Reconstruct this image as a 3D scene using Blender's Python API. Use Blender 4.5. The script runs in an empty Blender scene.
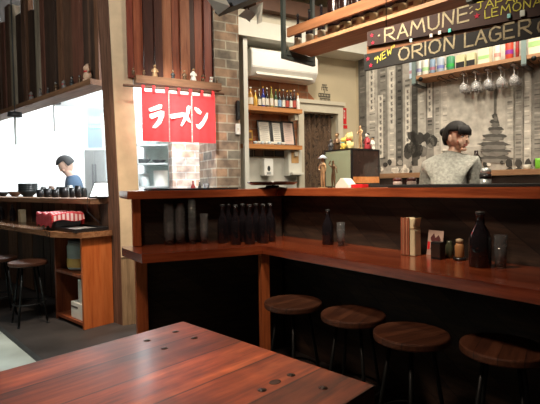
import bpy, bmesh, math, random
from mathutils import Vector, Matrix, Euler
random.seed(7)
R = math.radians
S = bpy.context.scene
COL = S.collection

# ---------------------------------------------------------------- camera
F = 450.0
cam_d = bpy.data.cameras.new('camera'); cam = bpy.data.objects.new('camera', cam_d); COL.objects.link(cam)
cam_d.sensor_width = 36.0; cam_d.lens = F / 540 * 36.0; cam_d.clip_start = 0.02; cam_d.clip_end = 60
PITCH, ROLL = 2.04, -0.85
CM = Matrix.Rotation(R(90 - PITCH), 4, 'X') @ Matrix.Rotation(R(ROLL), 4, 'Z')
cam.matrix_world = Matrix.Translation((0, 0, 1.2)) @ CM
S.camera = cam
CP = Vector((0, 0, 1.2)); CR = CM.to_3x3()
# ---------------------------------------------------------------- world, exposure
S.view_settings.view_transform = 'Standard'; S.view_settings.look = 'None'
S.view_settings.gamma = 1.0; S.view_settings.use_curve_mapping = False
S.view_settings.exposure = 0.0
W = bpy.data.worlds.new('world'); S.world = W; W.use_nodes = True
W.node_tree.nodes['Background'].inputs[0].default_value = (1.0, 0.72, 0.55, 1)
W.node_tree.nodes['Background'].inputs[1].default_value = 0.028

def area(name, loc, target, size, power, color, sizey=None, spread=180):
    d = bpy.data.lights.new(name, 'AREA'); d.energy = power; d.color = color
    d.shape = 'RECTANGLE'; d.size = size; d.size_y = sizey or size; d.spread = R(spread)
    o = bpy.data.objects.new(name, d); COL.objects.link(o); o.location = loc
    o.rotation_euler = (Vector(target) - Vector(loc)).to_track_quat('-Z', 'Y').to_euler()
    return o
area('kitchen_light', (-2.3, 6.9, 3.0), (-2.3, 6.8, 0), 1.4, 720, (0.88, 0.97, 1.0), 1.6)
area('kitchen_pass_light', (-0.86, 4.50, 2.75), (-1.1, 5.2, 1.5), 0.4, 95, (0.96, 0.98, 1.0), 0.2)
area('service_light', (0.45, 3.7, 3.4), (0.35, 4.9, 1.5), 0.35, 34, (1.0, 0.88, 0.70), 0.35)
area('mural_light', (1.95, 3.35, 3.3), (2.25, 4.2, 1.5), 0.5, 40, (1.0, 0.87, 0.70), 0.4)
area('bar_light', (0.0, 1.75, 3.0), (0.85, 3.1, 1.5), 0.3, 23, (1.0, 0.86, 0.68), 0.3, 75)
area('woman_fill_light', (1.45, 2.25, 2.6), (1.35, 3.35, 1.5), 0.3, 7.5, (1.0, 0.88, 0.72), 0.3, 110)  # added off-view fill that brightens the woman's face
area('dining_light', (-1.0, 1.0, 3.3), (-0.45, 1.0, .7), 0.35, 25, (1.0, 0.72, 0.54), 0.35, 105)
area('front_left_fill', (-1.7, 1.9, 3.3), (-2.0, 4.6, 2.2), 0.4, 15, (0.95, 0.92, 0.88), 0.4, 110)  # added fill from the dining side, lifts the dark cladding
area('curtain_fill', (-0.75, 2.3, 3.1), (-0.80, 4.0, 1.85), 0.15, 4.5, (1.0, 0.93, 0.84), 0.15, 26)  # added narrow spot that brightens the curtain lettering from the front
area('door_light', (-2.7, 2.0, 3.2), (-2.8, 2.4, 0), 0.6, 26, (0.85, 0.97, 0.95), 0.5, 60)
area('counter_end_light', (-1.2, 2.9, 3.3), (-1.45, 3.8, 0.8), 0.2, 7, (1.0, 0.80, 0.62), 0.2, 40)

# ---------------------------------------------------------------- pixel -> place helpers
def ray(x, y): return (CR @ Vector(((x - 270) / F, -(y - 202) / F, -1))).normalized()
def at(x, y, Y): r = ray(x, y); return CP + r * (Y / r.y)
def onz(x, y, z): r = ray(x, y); return CP + r * ((z - 1.2) / r.z)
class Frame:
    """u runs left to right along a wall or counter, n points away from the diner."""
    def __init__(s, ox, oy, dx, dy):
        l = math.hypot(dx, dy); s.o = Vector((ox, oy)); s.u = Vector((dx / l, dy / l)); s.n = Vector((-dy / l, dx / l))
        s.a = math.atan2(dy, dx)
    def w(s, a, n, z=0): p = s.o + s.u * a + s.n * n; return Vector((p.x, p.y, z))
    def inv(s, p): d = Vector((p[0], p[1])) - s.o; return d.dot(s.u), d.dot(s.n)
    def hit(s, x, y, n):
        r = ray(x, y); c, q = s.inv(CP); k = (n - q) / (Vector((r.x, r.y)).dot(s.n))
        p = CP + r * k; return s.inv(p)[0], p.z
    def mat(s, a=0, n=0, z=0): return Matrix.Translation(s.w(a, n, z)) @ Matrix.Rotation(s.a, 4, 'Z')
P1 = onz(262, 246, 0.83); P2 = onz(540, 291, 0.83); P0 = onz(150, 254, 0.83)
BR = Frame(P1.x, P1.y, P2.x - P1.x, P2.y - P1.y)
BL = Frame(P1.x, P1.y, P1.x - P0.x, P1.y - P0.y)
SH = Frame(1.04, 5.4, .883, .469)      # shelf and doorway wall, ends at the corner with the mural
MU = Frame(1.04, 5.4, .72, -.69)       # mural wall
KI = Frame(-1.52, 4.15, .747, -.665)   # kitchen front
NO = Frame(-1.31, 3.9, .883, .469)     # wall with the red curtain
HG = Frame(.142, 3.05, .69, -.724)      # hanging shelf

# ---------------------------------------------------------------- objects
def tag(o, label=None, cat=None, group=None, kind=None):
    if label: o['label'] = label
    if cat: o['category'] = cat
    if group: o['group'] = group
    if kind: o['kind'] = kind
    return o
def thing(name, label, cat, loc=(0, 0, 0), rz=0, group=None):
    o = bpy.data.objects.new(name, None); COL.objects.link(o); o.location = loc; o.rotation_euler = (0, 0, rz)
    o.empty_display_size = .05
    return tag(o, label, cat, group)
KIDS = {}
def children(o): return KIDS.get(o.name, [])
def copy_tree(o, parent=None):
    c = o.copy(); COL.objects.link(c)
    if parent: c.parent = parent; KIDS.setdefault(parent.name, []).append(c)
    for ch in children(o): copy_tree(ch, c)
    return c
class MB:
    def __init__(s): s.bm = bmesh.new(); s.mats = []
    def _mi(s, m):
        if m not in s.mats: s.mats.append(m)
        return s.mats.index(m)
    def _fin(s, nf, m, smooth):
        i = s._mi(m)
        for f in list(s.bm.faces)[nf:]: f.material_index = i; f.smooth = smooth
    def box(s, c, d, m, rot=None, bev=0.0):
        b = bmesh.new(); bmesh.ops.create_cube(b, size=1)
        for v in b.verts: v.co = Vector((v.co.x * d[0], v.co.y * d[1], v.co.z * d[2]))
        if bev: bmesh.ops.bevel(b, geom=list(b.edges), offset=bev, segments=2, affect='EDGES', profile=.7)
        X = Matrix.Translation(c) @ (rot.to_4x4() if rot else Matrix.Identity(4))
        return s._merge(b, X, m, False)
    def _merge(s, b, X, m, smooth):
        i = s._mi(m); vs = {}
        for v in b.verts: vs[v] = s.bm.verts.new(X @ v.co)
        for f in b.faces:
            try: g = s.bm.faces.new([vs[v] for v in f.verts]); g.material_index = i; g.smooth = smooth
            except ValueError: pass
        b.free(); return s
    def b2(s, x0, x1, y0, y1, z0, z1, m, bev=0.0):
        return s.box(((x0 + x1) / 2, (y0 + y1) / 2, (z0 + z1) / 2), (abs(x1 - x0), abs(y1 - y0), abs(z1 - z0)), m, None, bev)
    def lathe(s, prof, m, c=(0, 0, 0), seg=20, X=None, sm=True, cap=True):
        b = bmesh.new(); rings = []
        for r, z in prof: rings.append([b.verts.new((r * math.cos(2 * math.pi * k / seg), r * math.sin(2 * math.pi * k / seg), z)) for k in range(seg)])
        for a, d in zip(rings, rings[1:]):
            for k in range(seg): b.faces.new((a[k], a[(k + 1) % seg], d[(k + 1) % seg], d[k]))
        if cap:
            if prof[0][0] > 1e-4: b.faces.new(list(reversed(rings[0])))
            if prof[-1][0] > 1e-4: b.faces.new(rings[-1])
        Y = Matrix.Translation(c) @ (X.to_4x4() if X else Matrix.Identity(4))
        return s._merge(b, Y, m, sm)
    def ball(s, c, r, m, seg=16, rot=None):
        b = bmesh.new(); bmesh.ops.create_uvsphere(b, u_segments=seg, v_segments=max(6, seg * 2 // 3), radius=1)
        rr = (r, r, r) if isinstance(r, (int, float)) else r
        for v in b.verts: v.co = Vector((v.co.x * rr[0], v.co.y * rr[1], v.co.z * rr[2]))
        return s._merge(b, Matrix.Translation(c) @ (rot.to_4x4() if rot else Matrix.Identity(4)), m, True)
    def tube(s, pts, r, m, seg=8, r2=None):
        b = bmesh.new(); pts = [Vector(p) for p in pts]; rings = []; n = len(pts)
        for i, p in enumerate(pts):
            t = (pts[min(i + 1, n - 1)] - pts[max(i - 1, 0)]).normalized()
            q = t.to_track_quat('Z', 'Y'); rr = r if r2 is None else r + (r2 - r) * i / (n - 1)
            rings.append([b.verts.new(p + q @ Vector((rr * math.cos(2 * math.pi * k / seg), rr * math.sin(2 * math.pi * k / seg), 0))) for k in range(seg)])
        for a, d in zip(rings, rings[1:]):
            for k in range(seg): b.faces.new((a[k], a[(k + 1) % seg], d[(k + 1) % seg], d[k]))
        b.faces.new(list(reversed(rings[0]))); b.faces.new(rings[-1])
        return s._merge(b, Matrix.Identity(4), m, True)
    def prism(s, poly, t0, t1, m, plane='xy', bev=0.0):
        """poly in the plane, extruded between t0 and t1 on the third axis"""
        b = bmesh.new()
        P = {'xy': lambda a, c, t: (a, c, t), 'xz': lambda a, c, t: (a, t, c), 'yz': lambda a, c, t: (t, a, c)}[plane]
        A = [b.verts.new(P(a, c, t0)) for a, c in poly]; B = [b.verts.new(P(a, c, t1)) for a, c in poly]
        n = len(poly); b.faces.new(A); b.faces.new(list(reversed(B)))
        for k in range(n): b.faces.new((A[k], B[k], B[(k + 1) % n], A[(k + 1) % n]))
        bmesh.ops.recalc_face_normals(b, faces=list(b.faces))
        if bev: bmesh.ops.bevel(b, geom=list(b.edges), offset=bev, segments=2, affect='EDGES')
        return s._merge(b, Matrix.Identity(4), m, False)
    def lean(s, v, z):
        for p in s.bm.verts: p.co.x += v[0] * max(0, p.co.z - z); p.co.y += v[1] * max(0, p.co.z - z)
        return s
    def grid(s, fn, nu, nv, m, closed=False, sm=True):
        b = bmesh.new(); V = [[b.verts.new(fn(i / nu, j / nv)) for j in range(nv + 1)] for i in range(nu + 1)]
        for i in range(nu):
            for j in range(nv): b.faces.new((V[i][j], V[i + 1][j], V[i + 1][j + 1], V[i][j + 1]))
        return s._merge(b, Matrix.Identity(4), m, sm)
    def build(s, name, parent=None, X=None, kind=None):
        bmesh.ops.recalc_face_normals(s.bm, faces=list(s.bm.faces))
        me = bpy.data.meshes.new(name); s.bm.to_mesh(me); s.bm.free()
        for m in s.mats: me.materials.append(m)
        o = bpy.data.objects.new(name, me); COL.objects.link(o)
        if X is not None: o.matrix_local = X
        if parent: o.parent = parent; KIDS.setdefault(parent.name, []).append(o)
        if kind: o['kind'] = kind
        return o

# ---------------------------------------------------------------- materials
def nodes(name):
    m = bpy.data.materials.new(name); m.use_nodes = True; nt = m.node_tree
    return m, nt, nt.nodes['Principled BSDF']
def setp(p, rough, metal=0, coat=0, trans=0, ior=1.45, spec=None):
    p.inputs['Roughness'].default_value = rough; p.inputs['Metallic'].default_value = metal
    p.inputs['Coat Weight'].default_value = coat; p.inputs['Transmission Weight'].default_value = trans; p.inputs['IOR'].default_value = ior
    if spec is not None: p.inputs['Specular IOR Level'].default_value = spec
def mix(c, k): return tuple(min(1, max(0, x * k)) for x in c[:3]) + (1,)
def coords(nt, scale=(1, 1, 1), rot=(0, 0, 0)):
    t = nt.nodes.new('ShaderNodeTexCoord'); mp = nt.nodes.new('ShaderNodeMapping')
    mp.inputs['Scale'].default_value = scale; mp.inputs['Rotation'].default_value = rot
    nt.links.new(t.outputs['Object'], mp.inputs['Vector']); return mp.outputs['Vector']
def ramp(nt, stops):
    r = nt.nodes.new('ShaderNodeValToRGB'); e = r.color_ramp.elements
    while len(e) < len(stops): e.new(0.5)
    for el, (p, c) in zip(e, stops): el.position = p; el.color = tuple(c[:3]) + (1,)
    return r
def noise(nt, vec, scale, detail=4, dist=0, rough=.5):
    n = nt.nodes.new('ShaderNodeTexNoise'); n.inputs['Scale'].default_value = scale; n.inputs['Detail'].default_value = detail
    n.inputs['Distortion'].default_value = dist; n.inputs['Roughness'].default_value = rough
    nt.links.new(vec, n.inputs['Vector']); return n.outputs['Fac']
def bump(nt, p, h, s, d=.01):
    b = nt.nodes.new('ShaderNodeBump'); b.inputs['Strength'].default_value = s; b.inputs['Distance'].default_value = d
    nt.links.new(h, b.inputs['Height']); nt.links.new(b.outputs['Normal'], p.inputs['Normal'])
def plain(name, c, rough=.5, metal=0, var=.12, scale=12, coat=0, trans=0, ior=1.45, bmp=0, spec=None):
    m, nt, p = nodes(name); setp(p, rough, metal, coat, trans, ior, spec)
    v = coords(nt); f = noise(nt, v, scale, 5)
    r = ramp(nt, [(.3, mix(c, 1 - var)), (.7, mix(c, 1 + var))]); nt.links.new(f, r.inputs[0]); nt.links.new(r.outputs[0], p.inputs['Base Color'])
    if bmp: bump(nt, p, f, bmp)
    return m
def glow(name, c, s):
    m, nt, p = nodes(name); setp(p, .5); p.inputs['Base Color'].default_value = mix(c, 1)
    v = coords(nt); f = noise(nt, v, 3); r = ramp(nt, [(0, mix(c, .97)), (1, mix(c, 1))]); nt.links.new(f, r.inputs[0])
    nt.links.new(r.outputs[0], p.inputs['Emission Color']); p.inputs['Emission Strength'].default_value = s; return m
def wood(name, cs, axis='x', rough=.35, coat=0, fine=14, plank=None, paxis='y', pvar=.35, bmp=.15, rot=(0, 0, 0), patch=0, pcol=None, spec=None, knots=False):
    m, nt, p = nodes(name); setp(p, rough, 0, coat, spec=spec); p.inputs['Coat Roughness'].default_value = .2
    sc = {'x': (.09, 1, 1), 'y': (1, .09, 1), 'z': (1, 1, .09)}[axis]
    v = coords(nt, sc, rot); L = nt.links
    base = coords(nt, (1, 1, 1), rot)
    if plank:
        sx = nt.nodes.new('ShaderNodeSeparateXYZ'); L.new(base, sx.inputs[0])
        d = nt.nodes.new('ShaderNodeMath'); d.operation = 'DIVIDE'; d.inputs[1].default_value = plank; L.new(sx.outputs['xyz'.index(paxis)], d.inputs[0])
        fl = nt.nodes.new('ShaderNodeMath'); fl.operation = 'FLOOR'; L.new(d.outputs[0], fl.inputs[0])
        wn = nt.nodes.new('ShaderNodeTexWhiteNoise'); wn.noise_dimensions = '1D'; L.new(fl.outputs[0], wn.inputs['W'])
        ad = nt.nodes.new('ShaderNodeVectorMath'); ad.operation = 'ADD'; L.new(v, ad.inputs[0])
        sc2 = nt.nodes.new('ShaderNodeVectorMath'); sc2.operation = 'SCALE'; sc2.inputs['Scale'].default_value = 7; L.new(wn.outputs['Color'], sc2.inputs[0])
        L.new(sc2.outputs[0], ad.inputs[1]); v = ad.outputs[0]
    f1 = noise(nt, v, fine, 8, .8, .65); f2 = noise(nt, v, fine * 5, 4, .3, .6)
    fm = nt.nodes.new('ShaderNodeMix'); fm.data_type = 'FLOAT'; fm.inputs[0].default_value = .38; L.new(f1, fm.inputs[2]); L.new(f2, fm.inputs[3]); f = fm.outputs[0]
    r = ramp(nt, [(.36, cs[0]), (.5, cs[1]), (.64, cs[2])]); L.new(f, r.inputs[0]); out = r.outputs[0]
    if patch:
        g = noise(nt, base, patch, 3, .4); rr = ramp(nt, [(.42, (0, 0, 0)), (.62, (1, 1, 1))]); L.new(g, rr.inputs[0])
        mx = nt.nodes.new('ShaderNodeMix'); mx.data_type = 'RGBA'; L.new(rr.outputs[0], mx.inputs[0]); L.new(out, mx.inputs[6]); mx.inputs[7].default_value = tuple(pcol[:3]) + (1,)
        mul = nt.nodes.new('ShaderNodeMix'); mul.data_type = 'RGBA'; mul.blend_type = 'MIX'; mul.inputs[0].default_value = .6
        L.new(out, mul.inputs[6]); L.new(mx.outputs[2], mul.inputs[7]); out = mul.outputs[2]
    if knots:
        vo = nt.nodes.new('ShaderNodeTexVoronoi'); vo.inputs['Scale'].default_value = 3.2; vv = coords(nt, {'x': (.7, 1.3, 1), 'y': (1.3, .7, 1), 'z': (1.3, 1, .7)}[axis]); L.new(vv, vo.inputs['Vector'])
        kr = ramp(nt, [(.03, (.12, .1, .1)), (.1, (1, 1, 1))]); L.new(vo.outputs['Distance'], kr.inputs[0])
        km = nt.nodes.new('ShaderNodeMix'); km.data_type = 'RGBA'; km.blend_type = 'MULTIPLY'; km.inputs[0].default_value = .8; L.new(out, km.inputs[6]); L.new(kr.outputs[0], km.inputs[7]); out = km.outputs[2]
    if plank:
        hs = nt.nodes.new('ShaderNodeHueSaturation'); mr = nt.nodes.new('ShaderNodeMapRange'); L.new(wn.outputs['Value'], mr.inputs[0])
        mr.inputs[3].default_value = 1 - pvar; mr.inputs[4].default_value = 1 + pvar; L.new(mr.outputs[0], hs.inputs['Value']); L.new(out, hs.inputs['Color']); out = hs.outputs[0]
        fr = nt.nodes.new('ShaderNodeMath'); fr.operation = 'FRACT'; L.new(d.outputs[0], fr.inputs[0])
        gr = ramp(nt, [(0, (.12, .12, .12)), (.03, (1, 1, 1)), (.97, (1, 1, 1)), (1, (.12, .12, .12))]); L.new(fr.outputs[0], gr.inputs[0])
        mm = nt.nodes.new('ShaderNodeMix'); mm.data_type = 'RGBA'; mm.blend_type = 'MULTIPLY'; mm.inputs[0].default_value = 1; L.new(out, mm.inputs[6]); L.new(gr.outputs[0], mm.inputs[7]); out = mm.outputs[2]
    L.new(out, p.inputs['Base Color'])
    if bmp: bump(nt, p, f, bmp, .004)
    return m
def brick(name, c1, c2, mortar, rough=.85):
    m, nt, p = nodes(name); setp(p, rough); L = nt.links
    t = nt.nodes.new('ShaderNodeTexCoord'); s = nt.nodes.new('ShaderNodeSeparateXYZ'); c = nt.nodes.new('ShaderNodeCombineXYZ')
    L.new(t.outputs['Object'], s.inputs[0])
    a = nt.nodes.new('ShaderNodeMath'); a.operation = 'ADD'; L.new(s.outputs[0], a.inputs[0]); L.new(s.outputs[1], a.inputs[1])
    L.new(a.outputs[0], c.inputs[0]); L.new(s.outputs[2], c.inputs[1])
    b = nt.nodes.new('ShaderNodeTexBrick'); L.new(c.outputs[0], b.inputs['Vector']); b.inputs['Scale'].default_value = 1
    b.inputs['Brick Width'].default_value = .235; b.inputs['Row Height'].default_value = .086; b.inputs['Mortar Size'].default_value = .007
    b.inputs['Color1'].default_value = mix(c1, 1); b.inputs['Color2'].default_value = mix(c2, 1); b.inputs['Mortar'].default_value = mix(mortar, 1)
    b.inputs['Mortar Smooth'].default_value = .3
    n = noise(nt, t.outputs['Object'], 9, 6); rr = ramp(nt, [(.36, (.45, .45, .47)), (.64, (1.2, 1.2, 1.18))]); L.new(n, rr.inputs[0])
    mx = nt.nodes.new('ShaderNodeMix'); mx.data_type = 'RGBA'; mx.blend_type = 'MULTIPLY'; mx.inputs[0].default_value = .8
    L.new(b.outputs['Color'], mx.inputs[6]); L.new(rr.outputs[0], mx.inputs[7]); L.new(mx.outputs[2], p.inputs['Base Color'])
    bump(nt, p, b.outputs['Fac'], -.4, .01); return m

M = {}
M['table'] = wood('table_wood', [(.055, .011, .005), (.27, .054, .016), (.50, .130, .040)], 'y', .46, .1, 9, .146, 'x', .34, .12, patch=4.5, pcol=(.035, .010, .008), knots=True)
M['ledge'] = wood('ledge_wood', [(.10, .016, .006), (.22, .042, .014), (.33, .08, .026)], 'x', .22, .6, 9, None, 'y', 0, .05)
M['bartop'] = wood('bar_top_wood', [(.16, .03, .010), (.32, .07, .022), (.46, .12, .04)], 'x', .3, .3, 9, None, 'y', 0, .05)
M['panel'] = wood('dark_panel_wood', [(.010, .007, .005), (.030, .018, .012), (.060, .036, .022)], 'x', .6, 0, 9, .12, 'y', .45, .2, rot=(R(90), 0, R(-38)))
M['post'] = wood('post_wood', [(.10, .022, .008), (.2, .05, .016), (.28, .08, .03)], 'z', .45, .1, 12)
M['endpost'] = wood('end_post_wood', [(.22, .05, .014), (.40, .10, .028), (.52, .15, .045)], 'z', .45, .1, 12)
M['orange'] = wood('orange_panel_wood', [(.22, .05, .012), (.42, .10, .022), (.52, .15, .04)], 'z', .4, .2, 8, knots=True)
M['brownpost'] = wood('brown_timber', [(.05, .022, .012), (.13, .062, .036), (.2, .105, .065)], 'z', .7, 0, 10)
M['rawtimber'] = wood('raw_timber', [(.16, .10, .05), (.28, .18, .095), (.38, .26, .15)], 'z', .75, 0, 9)
M['creampaint'] = plain('cream_paint', (.62, .48, .31), .7, var=.1, scale=9)
M['boards'] = [wood('cladding_board_%s' % n, c, 'z', .65, 0, 11) for n, c in (
    ('dark', [(.02, .012, .008), (.05, .028, .018), (.08, .045, .03)]),
    ('brown', [(.05, .025, .014), (.10, .05, .028), (.15, .08, .05)]),
    ('mid', [(.08, .035, .018), (.15, .07, .035), (.2, .1, .055)]),
    ('pale', [(.12, .10, .07), (.24, .20, .14), (.36, .30, .22)]),
    ('reddish', [(.08, .03, .018), (.13, .05, .03), (.17, .07, .042)]))]
M['rboards'] = [wood('red_board_%s' % n, c, 'z', .5, 0, 10) for n, c in (
    ('deep', [(.08, .014, .008), (.17, .032, .016), (.25, .055, .026)]),
    ('dark', [(.03, .008, .005), (.06, .016, .009), (.1, .03, .015)]),
    ('warm', [(.14, .032, .014), (.26, .066, .028), (.35, .105, .045)]),
    ('light', [(.2, .06, .028), (.33, .12, .055), (.42, .18, .09)]))]
M['lip'] = wood('lip_wood', [(.10, .045, .02), (.2, .10, .05), (.28, .15, .08)], 'x', .6, 0, 10)
M['shelfwood'] = wood('shelf_wood', [(.3, .11, .03), (.52, .22, .07), (.62, .3, .11)], 'x', .4, .1, 9)
M['hangwood'] = wood('hanging_shelf_wood', [(.12, .048, .022), (.23, .098, .044), (.31, .145, .068)], 'x', .45, .1, 9, pcol=None)
M['hangboard'] = wood('hanging_board_wood', [(.22, .11, .055), (.34, .18, .09), (.44, .26, .14)], 'x', .5, 0, 9)
M['stool'] = wood('stool_seat_wood', [(.035, .012, .007), (.085, .030, .014), (.14, .055, .028)], 'x', .5, 0, 12, .085, 'y', .25)
M['brickgrey'] = brick('grey_brown_brick', (.34, .21, .13), (.17, .155, .125), (.36, .33, .26))
M['brickpale'] = brick('pale_brick', (.62, .42, .30), (.55, .5, .45), (.7, .68, .62))
M['brickorange'] = brick('orange_brick', (.44, .19, .09), (.34, .13, .06), (.36, .24, .15))
M['plaster'] = plain('cream_plaster', (.52, .45, .31), .8, var=.07, scale=3, bmp=.05)
M['white'] = plain('white_paint', (.66, .66, .59), .5, var=.03)
M['ivory'] = plain('ivory_paint', (.58, .54, .43), .55, var=.05)
M['plastic'] = plain('white_plastic', (.85, .85, .80), .3, var=.02)
M['kitchenwall'] = plain('kitchen_white_tiles', (.82, .86, .86), .4, var=.03)
M['steel'] = plain('brushed_steel', (.55, .6, .6), .35, .6, var=.08)
M['palesteel'] = plain('pale_steel', (.62, .70, .70), .4, .2, var=.06)
M['blackmetal'] = plain('black_metal', (.012, .014, .014), .45, .5, var=.2)
M['hangermetal'] = plain('green_grey_metal', (.045, .055, .05), .5, .3, var=.15)
M['darkgreymetal'] = plain('dark_grey_metal', (.05, .055, .055), .5, .4, var=.15)
M['ceiling'] = plain('dark_ceiling', (.05, .035, .028), .9, var=.2, scale=2)
M['darkfloor'] = plain('dark_floor', (.035, .03, .028), .55, var=.35, scale=4)
M['palefloor'] = plain('pale_concrete', (.34, .37, .33), .45, var=.16, scale=3)
M['black'] = plain('black_plastic', (.012, .012, .013), .35, var=.2)
M['mat'] = plain('black_rubber', (.01, .012, .012), .6, var=.2, bmp=.3, scale=60)
M['glass'] = plain('clear_glass', (1, 1, 1), .03, var=0, trans=.95, ior=1.5)
M['sparkleglass'] = plain('sparkle_glass', (1, 1, 1), .1, var=0, trans=.82, ior=1.5)  # less clear, white share in the glass stands in for sparkling highlights
M['darkbottle'] = plain('dark_bottle_glass', (.010, .008, .010), .09, var=.2, coat=.5)
M['brownbottle'] = plain('brown_bottle_glass', (.012, .005, .004), .22, var=.2)
M['red'] = plain('red_cloth', (.86, .045, .052), .8, var=.08, scale=30)
M['clothwhite'] = plain('white_print', (.92, .90, .84), .8, var=.02)
for k_, f_ in (('red', .15), ('clothwhite', .1)):      # thin cloth lets the kitchen light through
    nt = M[k_].node_tree; p = nt.nodes['Principled BSDF']; tr = nt.nodes.new('ShaderNodeBsdfTranslucent'); ms = nt.nodes.new('ShaderNodeMixShader'); ms.inputs[0].default_value = f_
    nt.links.new(p.inputs['Base Color'].links[0].from_socket, tr.inputs['Color']); nt.links.new(p.outputs[0], ms.inputs[1]); nt.links.new(tr.outputs[0], ms.inputs[2]); nt.links.new(ms.outputs[0], nt.nodes['Material Output'].inputs['Surface'])
M['skin'] = plain('skin', (.80, .54, .40), .5, var=.04)
M['hair'] = plain('black_hair', (.010, .009, .009), .62, var=.3, scale=40)
M['lips'] = plain('lips', (.42, .12, .09), .5)
M['eyewhite'] = plain('eye_white', (.7, .68, .64), .3, var=.02)
M['sweater'] = plain('grey_marl_knit', (.44, .45, .40), .95, var=.28, scale=55, bmp=.5)
M['darkcloth'] = plain('dark_cloth', (.02, .02, .025), .9)
M['blueshirt'] = plain('blue_shirt', (.05, .11, .2), .9, var=.15)
M['chalkboard'] = plain('chalkboard', (.010, .009, .008), .7, var=.5, scale=7)
M['chalkboardred'] = plain('brown_chalkboard', (.035, .014, .010), .7, var=.5, scale=7)
M['chalk'] = plain('white_chalk', (.40, .34, .22), .95, var=.25, scale=90)
M['chalkyellow'] = plain('yellow_chalk', (.52, .47, .08), .95, var=.2, scale=90)
M['chalkred'] = plain('red_chalk', (.42, .02, .05), .9, var=.2, scale=90)
M['signred'] = plain('sign_red', (.62, .02, .025), .4)
M['paper'] = plain('paper', (.72, .70, .62), .85, var=.04)
M['bolt'] = plain('dark_bolt_steel', (.06, .055, .05), .35, .8)
M['knot'] = plain('knot_wood', (.05, .02, .012), .5)
M['gold'] = plain('gold_paint', (.70, .42, .08), .35, .4)
M['bronze'] = plain('bronze', (.13, .08, .045), .4, .6, var=.25)
M['palebronze'] = plain('pale_bronze', (.42, .27, .14), .45, .3, var=.2)
M['greenglass'] = plain('green_grey_glass', (.22, .26, .18), .15, var=.15, scale=3)
M['darkgloss'] = plain('dark_gloss', (.035, .022, .018), .12, coat=.4)
def col(n, c, r=.5, **k):
    if n not in M: M[n] = plain(n, c, r, **k)
    return M[n]

# ================================================================ SETTING
def box_struct(name, x0, x1, y0, y1, z0, z1, m, fr=None):
    b = MB(); b.b2(x0, x1, y0, y1, z0, z1, m); return b.build(name, None, fr.mat() if fr else None, 'structure')
# floor: dark floor, with pale concrete on the near left side of a metal strip
A = onz(0, 329, 0); B = onz(40, 362, 0); FL = Frame(A.x, A.y, B.x - A.x, B.y - A.y)
box_struct('floor', -6, 5, -2, 9, -.1, 0, M['darkfloor'])
b = MB(); b.b2(-3, 3.5, -3.2, -.02, 0.0, .006, M['palefloor']); b.build('floor_pale_concrete', None, FL.mat(), 'structure')
b = MB(); b.b2(-3, 3.5, -.02, .02, 0.0, .010, M['darkgreymetal']); b.build('trim_1', None, FL.mat(), 'structure')
b = MB(); b.b2(-6, 5, -2, 9, 3.62, 3.7, M['ceiling']); b.build('ceiling', None, None, 'structure')
# kitchen shell
b = MB(); b.b2(-6.2, 2.5, 3.2, 3.3, 0, 3.6, M['kitchenwall']); b.build('wall_kitchen_back', None, KI.mat(), 'structure')
b = MB(); b.b2(-4.4, -4.3, .2, 3.2, 0, 3.6, M['kitchenwall']); b.build('wall_kitchen_left', None, KI.mat(), 'structure')
# pale brick wall inside the kitchen, seen under the curtain
s0, _ = NO.hit(172, 150, 1.15); s1, _ = NO.hit(262, 150, 1.15)
b = MB(); b.b2(s0, s1 + .35, 1.15, 1.3, 0, 3.6, M['brickpale']); b.build('wall_kitchen_brick', None, NO.mat(), 'structure')
# kitchen front, below the pass
b = MB(); b.b2(-3.6, .19, 0.0, .08, 0, 1.06, M['boards'][1])
for k in range(24):
    s = -3.6 + k * .16; b.b2(s, s + .15, -.012 - random.random() * .012, 0, 0.02, 1.06, random.choice(M['boards'][:3]))
b.build('wall_kitchen_front', None, KI.mat(), 'structure')
# curtain wall, below the pass
b = MB(); s1, _ = NO.hit(216, 150, 0); b.b2(.12, s1, .02, .12, 0, 1.1, M['ivory']); b.build('wall_pass_below', None, NO.mat(), 'structure')
# timber cladding over the kitchen pass, ragged along the top
b = MB(); zlip = KI.hit(100, 85, -.02)[1]
heights = [(-20, 24), (8, 7), (17, 16), (24, -20), (30, 12), (38, -20)]
sL = KI.hit(-30, 100, 0)[0]; s = sL; sR = KI.hit(103, 60, 0)[0]
while s < sR:
    w = random.uniform(.05, .15)
    P = KI.w(s, 0, 2.9) - CP; L = CR.transposed() @ P; px = 270 - L.x / L.z * F
    top = 3.55
    for (x0, y0), (x1, _) in zip(heights, heights[1:] + [(999, 0)]):
        if x0 <= px < x1: top = min(3.6, KI.hit(px, y0, 0)[1]) if y0 > 0 else 3.6
    b.b2(s, s + w - .004, -.02 - random.random() * .035, .03, zlip + .03, top, M['boards'][random.choice([0, 0, 0, 1, 1, 2, 3, 4])])
    s += w
b.build('wall_kitchen_cladding', None, KI.mat(), 'structure')
b = MB(); b.b2(sL, .06, -.14, .05, zlip - .02, zlip + .03, M['lip']); b.build('trim_2', None, KI.mat(), 'structure')
# red timber cladding over the curtain
nN = .03
zr = NO.hit(175, 86, -.03)[1]; s = .10; sE = NO.hit(217, 50, -.02)[0]
b = MB()
while s < sE:
    w = random.uniform(.045, .10); w = min(w, sE - s + .01)
    b.b2(s, s + w - .004, -random.random() * .05, .06, zr + .04, 3.6, M['rboards'][random.choice([0, 0, 1, 1, 2, 2, 3])]); s += w
b.build('wall_curtain_cladding', None, NO.mat(), 'structure')
b = MB(); b.b2(.15, sE, -.12, .06, zr - .02, zr + .045, M['lip']); b.build('trim_3', None, NO.mat(), 'structure')
# brick pier
sa = NO.hit(216, 150, -.06)[0]; sb = NO.hit(240.5, 150, -.06)[0]
b = MB(); b.b2(sa, sb, -.06, .42, 0, 3.6, M['brickgrey']); b.build('wall_brick_pier', None, NO.mat(), 'structure')
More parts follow.
